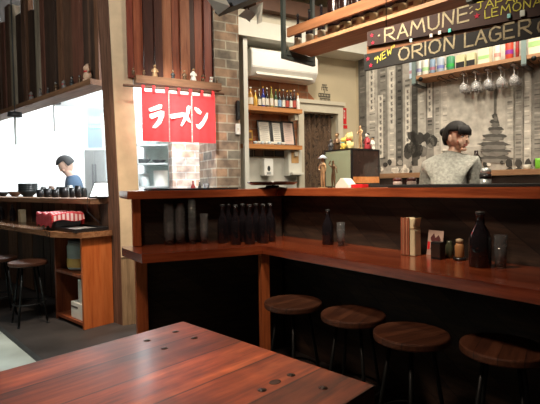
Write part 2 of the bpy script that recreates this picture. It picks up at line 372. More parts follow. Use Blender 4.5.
# shelf wall with doorway, brick cladding exposed where the plaster is cut away
sW0 = SH.hit(225, 100, 0)[0]; sd0 = SH.hit(302, 150, 0)[0]; sd1 = SH.hit(336, 150, 0)[0]; zd = SH.hit(318, 113, 0)[1]
b = MB(); b.b2(sW0, sd0, 0, .12, 0, 3.6, M['plaster']); b.b2(sd1, .12, 0, .12, 0, 3.6, M['plaster']); b.b2(sd0, sd1, 0, .12, zd, 3.6, M['plaster'])
b.build('wall_shelf_side', None, SH.mat(), 'structure')
q = [(236, 60), (318, 60), (317, 66), (307, 80), (308, 92), (314, 99), (318, 107), (302, 106), (302, 150), (236, 150)]
b = MB(); b.prism([SH.hit(x, y, -.012) for x, y in q], -.014, 0.0, M['brickorange'], 'xz'); b.build('wall_shelf_brick', None, SH.mat(), 'structure')
q = [(236, 0), (282, 0), (250, 76), (236, 80)]
# door frame
b = MB(); zt = zd
b.b2(sd0 - .07, sd0 + .0, -.05, 0, 0, zt + .09, M['ivory']); b.b2(sd1, sd1 + .07, -.05, 0, 0, zt + .09, M['ivory'])
b.b2(sd0, sd1, -.05, 0, zt, zt + .09, M['ivory']); b.b2(sd0 - .09, sd1 + .09, -.07, 0, zt + .09, zt + .13, M['ivory'])
b.build('trim_4', None, SH.mat(), 'structure')
# bulkhead and beam above the air conditioner
zb = SH.hit(262, 38, -.28)[1]
b = MB(); b.b2(sW0, sd1 + .3, -.28, 0, zb, zb + .16, M['white']); b.b2(sW0, sd1 + .3, -.25, 0, zb + .16, zb + .26, M['ivory']); b.build('trim_5', None, SH.mat(), 'structure')
b = MB(); b.b2(sW0 + .2, sd1 + .4, -.34, -.05, zb + .26, zb + .40, col('beam_brown', (.10, .045, .025), .6)); b.build('trim_6', None, SH.mat(), 'structure')
b = MB(); b.b2(sW0, .1, -.9, 0, zb + .55, zb + .6, M['plaster']); b.build('ceiling_service_area', None, SH.mat(), 'structure')
# mural wall
b = MB(); b.b2(0, 3.2, 0, .12, 0, 3.6, M['plaster']); b.build('wall_mural_side', None, MU.mat(), 'structure')

# ---------------------------------------------------------------- pillar
pa = NO.o; t = KI.u
c0 = Vector((-1.31, 3.9)); c1 = c0 - KI.u * .17; c2 = c0 + NO.u * .17; c3 = c1 + NO.u * .17
b = MB(); b.prism([tuple(c0), tuple(c1), tuple(c3), tuple(c2)], 0, 1.0, M['brownpost']); b.prism([tuple(c0), tuple(c1), tuple(c3), tuple(c2)], 1.0, 3.6, M['brownpost']); b.lean((-.030, 0), 1.0)
b.build('trim_7', None, None, 'structure')
b = MB(); b.b2(.004, .172, -.02, -.001, .60, 1.0, M['creampaint']); b.b2(.004, .172, -.02, -.001, 1.0, 3.6, M['creampaint']); b.b2(.004, .165, -.014, -.001, 0, .60, M['rawtimber']); b.lean((-.024, .012), 1.0)
b.build('trim_8', None, NO.mat(), 'structure')

# ================================================================ MURAL
def mural():
    def g(v):
        v = max(.04, (v - .28) * 1.4 + .29); return col('mural_grey_%d' % round(v * 100), (v * 1.0, v * .95, v * .84), .8, var=.25, scale=14)
    b = MB(); x0 = MU.hit(357.5, 100, 0)[0] + .02; x1 = 3.1; zb = MU.hit(450, 171.5, -.34)[1] + .002; zt = 3.1
    b.b2(x0, x1, -.006, 0, zb, zt, g(.34))
    lay = [.006]
    def rect(px0, py0, px1, py1, v, lv):
        a0, z0 = MU.hit(px0, py1, -.006); a1, _ = MU.hit(px1, py1, -.006); z1 = MU.hit((px0 + px1) / 2, py0, -.006)[1]
        b.b2(max(a0, x0), a1, -.006 - lv * .0012, -.005, max(z0, zb), min(z1, zt), g(v))
    rnd = random.Random(3)
    # sky, towers left and right
    rect(425, 0, 505, 150, .44, 1); rect(398, 40, 430, 165, .28, 1)
    for (xa, xb, yt, v) in [(358, 367, 20, .17), (367, 378, 40, .40), (378, 388, 20, .24), (388, 396, 40, .42), (396, 403, 50, .15), (403, 412, 30, .33), (412, 418, 60, .12),
                            (418, 426, 40, .38), (426, 434, 30, .22), (434, 441, 40, .36), (441, 449, 60, .46), (505, 515, 70, .40), (513, 524, 50, .30), (522, 532, 60, .42), (531, 545, 20, .25)]:
        rect(xa, yt, xb, 166, v, 2)
        y = yt + 4
        while y < 160:                       # windows and sign lettering on each tower
            if rnd.random() < .75: rect(xa + (xb - xa) * .25, y, xb - (xb - xa) * .25, y + rnd.choice([.8, 1.5, 2.5]), v * rnd.choice([.55, .7, .8, 1.25, 1.4]), 3)
            y += rnd.choice([2.5, 4, 5])
    for (xs, ya, yb) in [(372, 62, 112), (392, 70, 128), (408, 88, 150), (430, 70, 118), (381, 95, 158)]:   # vertical banners
        rect(xs - 2.4, ya, xs + 2.4, yb, .55, 4)
        y = ya + 2
        while y < yb - 4:
            for q in range(3): rect(xs - 1.5, y + q * 1.3, xs + 1.5 - rnd.random(), y + q * 1.3 + .6, .08, 5)
            rect(xs - .3, y, xs + .3, y + 3.6, .08, 5); y += 6
    # dark trees / crowd as ragged blobs
    def blob(cx, cy, rx, ry, v, lv, n=12):
        pts = []
        for k in range(n):
            a = 2 * math.pi * k / n; q = rnd.uniform(.75, 1.15); pts.append(MU.hit(cx + rx * q * math.cos(a), min(176, cy + ry * q * math.sin(a)), -.006))
        b.prism(pts, -.006 - lv * .0012, -.005, g(v), 'xz')
    for k in range(16): blob(rnd.uniform(405, 436), rnd.uniform(135, 160), 4, 6, rnd.choice([.08, .12, .18]), 6)
    for (cy, rx) in [(116, 3), (122, 5), (129, 8), (136, 13), (144, 16), (151, 17), (158, 18)]:             # tiered tree in the middle
        blob(495, cy, rx, 2.6, .13, 6, 18); blob(495 + rnd.uniform(-2, 2), cy + 3, rx * .8, 2.4, .2, 7, 18)
    rect(494, 84, 496.5, 120, .2, 6)
    for k in range(60):
        x = rnd.uniform(360, 540); blob(x, rnd.uniform(162, 174), rnd.uniform(1.5, 3), rnd.uniform(2, 4), rnd.choice([.07, .12, .3, .5, .6]), 7, 8)
    for x in (509, 519, 528, 537): blob(x, 163, 3.6, 4.5, .05, 8, 10); blob(x, 172, 5, 5, .10, 8, 10)
    blob(470, 161, 2.6, 5, .07, 8)
    return b.build('mural', None, MU.mat())
tag(mural(), 'black and white city street mural covering the wall behind the woman', 'mural')

# back counter with timber edge under the mural
zc = MU.hit(450, 171.5, -.34)[1]
t_ = thing('back_counter', 'pale timber back counter running under the city mural', 'counter', MU.w(0, 0), MU.a)
b = MB(); b.b2(.05, 3.1, -.36, -.012, zc - .05, zc, M['hangboard'], .004); b.build('counter_top', t_)
b = MB(); b.b2(.08, 3.05, -.33, -.012, 0.001, zc - .05, M['darkgloss']); b.build('cabinet_body', t_)

# ================================================================ BAR
# L shaped bar: panels and posts, ledge, top
def mitre(n): # intersection of the two lines at offset n from the front edge
    d = BR.n * n - BL.n * n; # p = P + BL.n n + BL.u a = P + BR.n n + BR.u c
    det = BL.u.x * -BR.u.y + BL.u.y * BR.u.x
    a = (d.x * -BR.u.y + d.y * BR.u.x) / det
    return BL.o + BL.n * n + BL.u * a
def seg(fr, n, left, pts): return pts
def strip(b, fr, s_out, n0, n1, z0, z1, m, side):
    """bar piece mitred at the corner: side -1 = left run, +1 = right run"""
    a = fr.inv(mitre(n0))[0]; c = fr.inv(mitre(n1))[0]
    if side < 0: poly = [(s_out[0], n0), (a, n0), (c, n1), (s_out[1], n1)]
    else: poly = [(a, n0), (s_out[0], n0), (s_out[1], n1), (c, n1)]
    b.prism(poly, z0, z1, m, 'xy', .003)
RE = 3.0; LE = -.70
bar = thing('bar_counter', 'dark panelled L shaped bar counter with red-brown timber top and eating ledge', 'bar counter', (P1.x, P1.y, 0), 0)
def rel(fr): return Matrix.Translation((-P1.x, -P1.y, 0)) @ fr.mat()
b = MB(); strip(b, BR, (RE, RE), .46, .52, .001, 1.13, M['panel'], 1); b.build('panel', bar, rel(BR))
b = MB(); strip(b, BL, (LE, LE), .42, .48, .001, 1.13, M['panel'], -1); b.build('panel', bar, rel(BL))
pz = lambda fr, s, n, z0, z1, w=.06: MB().b2(s - w / 2, s + w / 2, n - w / 2, n + w / 2, z0, z1, M['endpost'], .003).build('post', bar, rel(fr))
pz(BL, LE + .0, .39, .832, 1.129, .05); pz(BL, LE + .02, .385, .001, .779, .07); pz(BL, .035, .06, .001, .779, .055)
bar2 = bar3 = bar
b = MB(); strip(b, BR, (RE, RE), 0, .46, .78, .83, M['ledge'], 1); b.build('ledge_board', bar2, rel(BR))
b = MB(); a = BL.inv(mitre(.42))[0]; tip = BL.inv(onz(122, 247, .83)); b.prism([(-.67 / .93, 0), (0, 0), (a, .42), (tip[0], .42), (tip[0] - .005, tip[1] - .04)], .78, .83, M['ledge']); b.build('ledge_board', bar2, rel(BL))
b = MB(); strip(b, BR, (RE, RE), .34, 1.06, 1.13, 1.18, M['bartop'], 1); b.build('top_board', bar3, rel(BR))
b = MB(); strip(b, BL, (LE - .06, LE - .06), .30, .86, 1.13, 1.18, M['bartop'], -1); b.build('top_board', bar3, rel(BL))

# ================================================================ TABLE
TA = onz(183, 321, .75); TB = onz(375, 385, .75); TF = Frame(TA.x, TA.y, TB.x - TA.x, TB.y - TA.y); TW = (TB - TA).length
tb = thing('dining_table', 'large red-brown timber table with dark bolts in the foreground', 'table', (TA.x, TA.y, 0), TF.a)
b = MB(); b.b2(0, TW, -1.35, 0, .705, .75, M['table'], .006); b.build('tabletop', tb)
b = MB(); b.b2(.1, TW - .1, -1.25, -.1, .64, .704, M['post']); b.build('apron', tb)
for lx, ly in ((.12, -.12), (TW - .12, -.12), (.12, -1.23), (TW - .12, -1.23)):
    b = MB(); b.b2(lx - .04, lx + .04, ly - .04, ly + .04, .001, .64, M['post'], .004); b.build('leg', tb)
for x, y in ((147, 340.5), (175.5, 331.7), (194, 338), (164.5, 348.3), (262, 390), (291, 375), (323, 388)):
    p = TF.inv(onz(x, y, .75))
    b = MB(); b.lathe([(.0072, 0), (.0072, .0015), (.005, .003), (.0001, .0034)], M['bolt'], (p[0], p[1], .7495), 14); b.lathe([(.0105, 0), (.0105, .0008)], M['knot'], (p[0], p[1], .7498), 16); b.build('bolt', tb)
p = TF.inv(onz(275, 382, .75)); b = MB(); b.lathe([(.013, 0), (.010, .0008)], M['knot'], (0, 0, 0), 18, Matrix.Scale(1.3, 3, Vector((0, 1, 0)))); b.build('knot', tb, Matrix.Translation((p[0], p[1], .7498)))

# ================================================================ STOOLS
def make_stool(label, group):
    st = thing('bar_stool', label, 'stool', group=group)
    b = MB(); b.lathe([(.152, 0), (.158, .003), (.160, .008), (.160, .026), (.158, .031), (.154, .033), (.0001, .033)], M['stool'], (0, 0, .526), 56, None, False); b.build('seat', st)
    b = MB(); b.lathe([(.10, 0), (.10, .012)], M['blackmetal'], (0, 0, .513), 20); b.build('mounting_plate', st)
    for k in range(4):
        a = math.pi / 4 + k * math.pi / 2; c, s_ = math.cos(a), math.sin(a)
        b = MB(); b.tube([(.085 * c, .085 * s_, .515), (.165 * c, .165 * s_, .008)], .009, M['blackmetal'], 8); b.lathe([(.012, 0), (.012, .012)], M['black'], (.165 * c, .165 * s_, .001), 8); b.build('leg', st)
    b = MB(); n = 28; rr = .137; b.tube([(rr * math.cos(2 * math.pi * k / n), rr * math.sin(2 * math.pi * k / n), .19) for k in range(n + 1)], .006, M['blackmetal'], 6); b.build('foot_ring', st)
    return st
STL = [(293, 301, 'round wooden bar stool standing by the corner post of the bar'), (353, 313, 'round wooden bar stool, second one along from the bar corner post'),
       (411, 332, 'round wooden bar stool, third one along from the bar corner post'), (503, 345, 'largest and nearest round wooden bar stool at the right picture edge')]
st0 = None
for x, y, lab in STL:
    p = onz(x, y, .56)
    if st0 is None: o = st0 = make_stool(lab, 'bar stools under the ledge')
    else: o = copy_tree(st0); o['label'] = lab
    o.location = (p.x, p.y, 0); o.rotation_euler.z = R(random.uniform(0, 60))
for x, y, lab in ((-2, 257, 'dim wooden stool under kitchen ledge, cut by the left picture edge'), (28, 261, 'dim wooden stool tucked under the kitchen ledge beside the open shelf unit')):
    p = onz(x, y, .56); o = copy_tree(st0); o['label'] = lab; o['group'] = 'stools under the kitchen ledge'
    o.location = (p.x, p.y, 0)

# ================================================================ KITCHEN FRONT
kc = thing('kitchen_pass_counter', 'timber pass counter in front of the bright kitchen holding bowls', 'counter', KI.w(0, 0), KI.a)
b = MB(); b.b2(-3.4, .03, -.16, .26, 1.06, 1.11, M['lip'], .004); b.build('counter_top', kc)
kl = thing('kitchen_ledge', 'timber ledge below the kitchen pass holding the covered tray', 'ledge', KI.w(0, 0), KI.a)
b = MB(); b.prism([(-3.4, -.40), (-.28, -.44), (-.10, -.46), (.22, -.34), (.22, -.06), (-.0, -.027), (-3.4, -.027)], .785, .83, wood('kitchen_ledge_wood', [(.10, .04, .02), (.24, .11, .05), (.34, .18, .09)], 'x', .25, .4, 9)); b.build('ledge_board', kl)
# open shelf unit closing the end of the ledge
su = thing('shelf_unit', 'orange timber shelf unit with open compartments at the ledge end', 'shelf unit', KI.w(0, 0), KI.a)
b = MB(); b.b2(.165, .195, -.325, -.055, .001, .784, M['orange'], .002); b.build('side_panel', su).__setitem__('label', 'bright orange timber end panel')
b = MB(); b.b2(-.36, -.335, -.325, -.03, .001, .784, M['post']); b.build('side_panel', su)
for z in (.03, .44): b = MB(); b.b2(-.334, .164, -.325, -.03, z, z + .025, M['post']); b.build('shelf', su)
b = MB(); b.b2(-.334, .164, -.029, -.013 - .012, .001, .784, M['darkgloss']); b.build('back_panel', su)
b = MB(); b.b2(-.10, .12, -.30, -.10, .056, .20, M['paper'], .004); b.b2(-.095, -.09 + .12, -.302, -.30, .15, .165, col('print_dark', (.1, .09, .08))); tag(b.build('carton', None, KI.mat()), 'low white carton with dark print on the unit bottom shelf', 'box')
b = MB(); b.b2(-.02, .14, -.27, -.08, .201, .40, M['paper'], .004); tag(b.build('carton', None, KI.mat()), 'plain tall white carton standing on the printed low carton', 'box')
jars = thing('storage_jar', 'wide clear storage jar of yellow food on the unit upper shelf', 'jar', KI.w(-.14, -.18, .466), 0)
b = MB(); b.lathe([(.10, 0), (.115, .02), (.115, .22), (.10, .25)], col('jar_glass', (.35, .4, .38), .1), seg=24); b.build('body', jars)
b = MB(); b.lathe([(.116, .03), (.117, .04), (.117, .10), (.116, .11)], col('jar_yellow', (.5, .3, .07), .5), seg=24, cap=False); b.build('contents', jars)
b = MB(); b.lathe([(.105, .25), (.105, .27), (.0001, .275)], M['darkgreymetal'], seg=24); b.build('lid', jars)
b = MB(); b.lathe([(.035, 0), (.038, .01), (.038, .16), (.015, .20), (.015, .24), (.018, .26), (.0001, .262)], col('pale_plastic', (.42, .47, .42), .4), seg=16); tag(b.build('plastic_bottle', None, Matrix.Translation(KI.w(.08, -.24, .466))), 'pale plastic bottle beside the storage jar in the shelf unit', 'bottle')

# tray and checked cloth
tc = KI.hit(81, 231, -.23)[0]
tr = thing('serving_tray', 'black oblong tray with pale lining on the kitchen ledge', 'tray', KI.w(-.10, -.22, .831), KI.a)
b = MB(); b.box((0, 0, .006), (.56, .30, .012), M['black'], None, .004)
for sy in (-1, 1): b.box((0, sy * .145, .018), (.56, .012, .026), M['black'], None, .003)
for sx in (-1, 1): b.box((sx * .275, 0, .018), (.012, .28, .026), M['black'], None, .003)
b.build('tray_body', tr)
b = MB(); b.box((.03, 0, .0145), (.46, .26, .003), col('tray_lining', (.4, .42, .42), .3)); b.build('lining', tr)
def gingham():
    m, nt, p = nodes('red_white_check'); setp(p, .9); L = nt.links
    v = coords(nt, (170, 170, 170)); s = nt.nodes.new('ShaderNodeSeparateXYZ'); L.new(v, s.inputs[0]); outs = []
    for k in (0, 1):
        a = nt.nodes.new('ShaderNodeMath'); a.operation = 'SINE'; L.new(s.outputs[k], a.inputs[0])
        g = nt.nodes.new('ShaderNodeMath'); g.operation = 'GREATER_THAN'; L.new(a.outputs[0], g.inputs[0]); g.inputs[1].default_value = .2 if k else -.2; outs.append(g)
    ad = nt.nodes.new('ShaderNodeMath'); ad.operation = 'ADD'; L.new(outs[0].outputs[0], ad.inputs[0]); L.new(outs[1].outputs[0], ad.inputs[1])
    h = nt.nodes.new('ShaderNodeMath'); h.operation = 'DIVIDE'; L.new(ad.outputs[0], h.inputs[0]); h.inputs[1].default_value = 2
    r = ramp(nt, [(0, (.62, .46, .44)), (.4, (.42, .06, .07)), (.9, (.30, .015, .025))]); L.new(h.outputs[0], r.inputs[0]); L.new(r.outputs[0], p.inputs['Base Color']); return m
cb = thing('covered_basket', 'dark basket draped with a red and white checked cloth on the kitchen ledge', 'basket', KI.w(-.36, -.26, .864), KI.a - .05)
b = MB(); b.prism([(-.18, -.12), (.18, -.12), (.18, .12), (-.18, .12)], 0, .08, M['black'], 'xy', .01); b.build('basket_body', cb)
def drape(u, v):
    x = (u - .5) * .50; y = (v - .5) * .40; e = max(abs(x) / .20, abs(y) / .14)
    z = .12 if e < 1 else .12 - (e - 1) * .26
    x2 = x * (1 if e < 1 else .97 / e * 1.0 + .05); y2 = y * (1 if e < 1 else .97 / e + .05)
    return Vector((x2, y2, z + .010 * math.sin(x * 38 + y * 21) * min(1, e)))
b = MB(); b.grid(drape, 40, 30, gingham()); b.grid(lambda u, v: drape(u, v) - Vector((0, 0, .003)), 40, 30, M['red']); b.build('cloth', cb)

# tablet on stand
def place_ki(x, y, n): s, z = KI.hit(x, y, n); return s
ts = place_ki(101, 190, -.06)
tp = thing('tablet_stand', 'tilted white tablet on a black stand at the pass end', 'tablet', KI.w(ts - .01, -.06, 1.111), KI.a + .45)
Xr = Matrix.Rotation(R(-32), 3, 'X')
b = MB(); b.box((0, .02, .075), (.22, .012, .17), M['black'], Xr, .004); b.build('casing', tp)
b = MB(); b.box((0, .0135, .0785), (.195, .002, .145), glow('tablet_screen', (.75, .85, .88), .75), Xr); b.build('screen', tp)
b = MB(); b.box((0, .07, .04), (.03, .02, .09), M['black'], None, .003); b.box((0, .05, .006), (.14, .10, .01), M['black'], None, .003); b.build('stand', tp)
b = MB(); pts = [KI.w(ts, -.10, 1.13), KI.w(ts + .0, -.19, 1.12), KI.w(ts, -.195, 1.0), KI.w(ts - .02, -.06, .88), KI.w(ts - .04, -.04, .845)]; b.tube(pts, .004, M['black'], 6); tag(b.build('power_cable'), 'black cable hanging from the tablet down to the tray', 'cable')

# bowls and cups on the pass
def bowl_prof(r, h, t=.004): return [(r * .45, 0), (r * .5, h * .12), (r * .85, h * .55), (r, h), (r - t, h), (r * .8, h * .55), (r * .4, h * .18), (.0001, h * .14)]
BOWL = [(3, 194, .075, .060, 'black', 'black bowl on the pass at the left picture edge'), (15, 194, .085, .065, 'brown_bowl', 'brown bowl on the pass left of the large dark bowl')]
col('brown_bowl', (.13, .07, .04), .35); col('dark_bowl', (.02, .025, .025), .3)
def put(name, prof, m, x, y, n, lab, cat, fr=KI, z=1.1115, group=None, seg=20):
    s = fr.hit(x, y, n)[0]; b = MB(); b.lathe(prof, m, seg=seg); o = b.build(name, None, Matrix.Translation(fr.w(s, n, z))); return tag(o, lab, cat, group)
for x, y, r, h, m, lab in BOWL: put('bowl', bowl_prof(r, h), M[m], x, y, .12, lab, 'bowl')
s = KI.hit(28, 190, .10)[0]
for k in range(4):
    b = MB(); b.lathe(bowl_prof(.115, .085), M['dark_bowl'], seg=24)
    tag(b.build('bowl', None, Matrix.Translation(KI.w(s, .10, 1.1115 + k * .026))), 'large dark ramen bowl, %s of the four nested on the pass' % ['bottom one', 'second from bottom', 'third from bottom', 'topmost'][k], 'bowl', 'nested ramen bowls')
for i, (x, r, h) in enumerate([(40, .038, .085), (47.5, .040, .095), (55, .038, .085), (64, .046, .11), (72, .028, .10), (78, .030, .12)]):
    lab = ['black cup standing right beside the nested ramen bowls', 'second black cup to the right of the nested bowls', 'third black cup to the right of the nested bowls', 'widest black cup on the pass in front of the cook', 'slim dark cup just right of the widest black cup', 'slim dark cup nearest the tablet on the pass'][i]
    put('cup', [(r * .75, 0), (r, .01), (r, h), (r - .004, h), (r - .004, .012), (.0001, .012)], M['black'], x, 190, .02, lab, 'cup', group='dark cups on the pass')
for x, h, m, lab in ((43.5, .12, 'dark_bowl', 'tall dark jar behind the first and second black cups'), (51.5, .125, 'brown_bowl', 'brown jar behind the second and third black cups'), (59, .115, 'dark_bowl', 'tall dark jar between the third and widest black cups'), (70, .13, 'steel', 'steel utensil pot behind the slim dark cups'), (84, .10, 'dark_bowl', 'dark jar just left of the tablet')):
    put('jar', [(.03, 0), (.034, .01), (.034, h * .8), (.026, h * .9), (.026, h), (.0001, h)], M[m], x, 190, .17, lab, 'jar', group='jars behind the cups')
# things on the kitchen ledge at the left
for x, h, lab in ((1.5, .19, 'dark bottle on the kitchen ledge at the left picture edge'), (12.5, .20, 'dark bottle on the kitchen ledge left of the cream pouch')):
    s = KI.hit(x, 212, -.14)[0]; b = MB(); b.lathe([(.03, 0), (.034, .005), (.034, h * .55), (.013, h * .78), (.012, h), (.0001, h)], M['darkbottle'], seg=18); tag(b.build('sauce_bottle', None, Matrix.Translation(KI.w(s, -.14, .8305))), lab, 'bottle')
def pouch(name, lab, loc, rz, h=.17):
    t = thing(name, lab, 'chopstick holder', loc, rz)
    b = MB(); b.prism([(-.042, 0), (.042, 0), (.040, h * .66), (.034, h * .74), (.045, h * .98), (.02, h * .93), (-.0, h * .98), (-.045, h * .96), (-.034, h * .74), (-.040, h * .66)], -.028, .028, col('cream_card', (.62, .52, .33), .8), 'xz', .003); b.build('paper_pouch', t)
    b = MB(); b.b2(-.038, .038, -.031, .031, h * .70, h * .725, col('twine', (.45, .32, .18), .9)); b.build('twine', t)
    return t
s = KI.hit(22, 212, -.16)[0]; pouch('chopstick_holder', 'cream paper chopstick pouch on the kitchen ledge beside dark bottles', KI.w(s, -.16, .8305), KI.a, .15)

# kitchen interior: pendants, window, hood, fridge, shelving
for x, y, lab in ((15, 117, 'small dark ceiling lamp cap hanging in the kitchen, left one'), (54, 104, 'small dark ceiling lamp cap hanging in the kitchen, right one')):
    p = at(x, y, 5.0); t_ = thing('pendant_lamp', lab, 'lamp', p, group=None)
    b = MB(); b.lathe([(.07, 0), (.075, .01), (.07, .05), (.0001, .055)], M['darkgreymetal'], seg=20); b.build('cap', t_)
    b = MB(); b.tube([(0, 0, .05), (0, 0, 3.62 - p.z)], .006, M['darkgreymetal'], 6); b.build('cord', t_)
    b = MB(); b.lathe([(.012, -.001), (.014, -.05), (.012, -.30), (.0001, -.31)], M['palesteel'], seg=12); b.build('stem', t_)
def kbox(name, x0, y0, x1, y1, Y, dep, m, lab, cat, bev=.004):
    a = at(x0, y1, Y); c = at(x1, y0, Y); t = MB(); w = c.x - a.x; h = c.z - a.z
    t.box((0, dep / 2, h / 2), (w, dep, h), m, None, bev); X = Matrix.Translation(((a.x + c.x) / 2, Y, a.z)); return t, X
# steel fridge
a = at(84, 150, 6.3); c = at(105, 150, 6.3)
fr_ = thing('upright_fridge', 'grey steel upright fridge in the kitchen behind the cook', 'fridge', ((a.x + c.x) / 2, 6.6, 0), .0)
w = c.x - a.x; b = MB(); b.b2(-w / 2, w / 2, -.3, .3, .001, a.z, col('fridge_grey', (.30, .34, .33), .5), .01); b.build('body', fr_)
for sx in (-1, 1):
    b = MB(); b.b2(sx * w / 4 - w / 4 + .008, sx * w / 4 + w / 4 - .008, -.318, -.3005, .1, a.z - .03, col('fridge_door', (.36, .40, .38), .45), .004); d_ = b.build('door', fr_)
    b = MB(); b.b2(-sx * -.02 - .008, -sx * -.02 + .008, -.345, -.3185, .9, a.z - .2, M['darkgreymetal']); b.build('handle', d_)
# window with blue light
a = at(88, 148, 7.2); c = at(102, 112, 7.2)
wd = MB(); w = c.x - a.x; h = c.z - a.z; wd.b2(0, w, 0, .04, 0, h, plain('window_blue', (.05, .16, .26), .2)); wd.b2(-.05, 0, -.02, .06, -.05, h + .05, M['white']); wd.b2(w, w + .05, -.02, .06, -.05, h + .05, M['white']); wd.b2(0, w, -.02, .06, h, h + .05, M['white']); wd.b2(0, w, -.02, .06, -.05, 0, M['white'])
wd.b2(.03, w - .02, -.015, -.001, h * .55, h * .66, glow('teal_light', (.05, .95, .75), 1.6)); wd.build('window_1', None, Matrix.Translation((a.x, 7.2, a.z)), 'structure')
# exhaust hood
hd = thing('exhaust_hood', 'pale steel exhaust hood high up beside the timber pillar', 'hood', at(92, 114, 6.4), .35)
b = MB(); b.prism([(-.45, .10), (.5, .10), (.3, .48), (-.12, .48)], -.3, .5, M['palesteel'], 'xz'); b.b2(-.47, .52, -.32, .52, .04, .10, M['steel']); b.build('canopy', hd)
b = MB(); b.b2(-.06, .25, -.05, .25, .48, 3.62 - hd.location.z - .001, M['palesteel']); b.build('duct', hd)

m, nt, p = nodes('kitchen_glare_haze'); nt.nodes.remove(p); vs_ = nt.nodes.new('ShaderNodeVolumeScatter'); vs_.inputs['Density'].default_value = .30; vs_.inputs['Color'].default_value = (.93, .98, 1, 1)  # added haze volume, imitates the glare that washes out the kitchen
nt.links.new(vs_.outputs[0], nt.nodes['Material Output'].inputs['Volume'])
b = MB(); b.b2(-4.2, -.85, .32, 3.1, 1.15, 3.5, m); b.build('kitchen_glare_haze', None, KI.mat(), 'stuff'); tag(bpy.data.objects['kitchen_glare_haze'], 'haze volume added for the bright glare in the kitchen behind the pass', 'haze')
# ---------------------------------------------------------------- steel rack with pots under the curtain
rk = thing('kitchen_rack', 'pale steel kitchen rack with pots seen beneath the red curtain', 'rack', (0, 0, 0), 0)
a = at(136, 187, 5.6); c = at(171, 187, 5.6); x0, x1 = a.x, c.x
rk.location = (x0, 5.6, 0); w = x1 - x0; zl = [at(150, y, 5.6).z for y in (186, 163, 144, 124)]
for z in zl: b = MB(); b.b2(.02, w - .02, 0, .4, z - .02, z, M['palesteel']); b.build('shelf', rk)
for sx, sy in ((0, 0), (w - .03, 0), (0, .38), (w - .03, .38)): b = MB(); b.b2(sx, sx + .03, sy, sy + .03, .001, zl[-1] + .2, M['palesteel']); b.build('upright', rk)
b = MB(); b.b2(0, w, .411, .43, .001, zl[-1] + .3, col('rack_back', (.50, .62, .60), .6)); b.build('back_panel', rk)
b = MB(); b.lathe([(.085, 0), (.09, .005), (.09, .19), (.095, .195), (.0001, .20)], M['plastic'], seg=24); p = at(160, 187, 5.75); tag(b.build('stock_pot', None, Matrix.Translation((p.x, 5.8, zl[0] + .001))), 'white lidded stock pot on the low rack shelf under the curtain', 'pot')
b = MB(); b.lathe([(.06, 0), (.07, .005), (.07, .16), (.0001, .165)], M['palesteel'], seg=20); p = at(143, 187, 5.75); tag(b.build('steel_canister', None, Matrix.Translation((p.x, 5.8, zl[0] + .001))), 'pale steel canister left of the white stock pot', 'canister')
b = MB(); b.lathe(bowl_prof(.10, .06), M['darkgreymetal'], seg=20); p = at(145, 187, 5.75); tag(b.build('frying_pan', None, Matrix.Translation((p.x - .02, 5.75, zl[1] + .001))), 'dark pan on the middle rack shelf, left of the black tongs', 'pan')
b = MB(); b.lathe(bowl_prof(.09, .045), M['black'], seg=20); p = at(156, 187, 5.75); tag(b.build('frying_pan', None, Matrix.Translation((p.x + .04, 5.78, zl[1] + .001))), 'black pan on the middle rack shelf above the white stock pot', 'pan')
b = MB(); b.lathe(bowl_prof(.10, .05), M['steel'], seg=20); p = at(152, 187, 5.75); tag(b.build('steel_bowl', None, Matrix.Translation((p.x, 5.78, zl[2] + .001))), 'steel bowl on the upper rack shelf just under the curtain', 'bowl')

# pass sill behind the left bar with sauce bottle and glasses
ps = thing('pass_sill', 'pale sill beneath the red curtain at the kitchen pass', 'sill', NO.w(0, 0), NO.a)
b = MB(); b.b2(.18, sa - .002, .0, .34, 1.10, 1.13, M['palesteel'], .003); b.build('sill_board', ps)
for x, prof, m, lab, cat, nm in ((193, [(.022, 0), (.024, .004), (.024, .07), (.009, .10), (.009, .13), (.0001, .132)], 'soy_dark', 'small red-brown sauce bottle on the pass sill under the curtain', 'bottle', 'sauce_bottle'),
                              (199.5, [(.014, 0), (.015, .004), (.015, .07), (.008, .09), (.008, .12), (.0001, .122)], 'soy_black', 'slim black bottle right of the red-brown sauce bottle', 'bottle', 'sauce_bottle')):
    col('soy_dark', (.16, .02, .02), .25); col('soy_black', (.02, .02, .02), .25)
    s = NO.hit(x, 180, .15)[0]; b = MB(); b.lathe(prof, M[m], seg=14); o = b.build(nm, None, Matrix.Translation(NO.w(s, .15, 1.131))); tag(o, lab, cat)
TUM = [(.026, 0), (.032, .105), (.0298, .105), (.0245, .008), (.0001, .008)]
def glass_mesh():
    b = MB(); b.lathe(TUM, M['glass'], seg=20); return b
for x, lab in ((206, 'clear wine glass bowl on the pass sill, left of two'), (214, 'clear glass on the pass sill beside the brick pier')):
    s = NO.hit(x, 180, .15)[0]; b = glass_mesh(); tag(b.build('drinking_glass', None, Matrix.Translation(NO.w(s, .15, 1.131))), lab.replace('wine glass bowl', 'drinking glass'), 'glass')

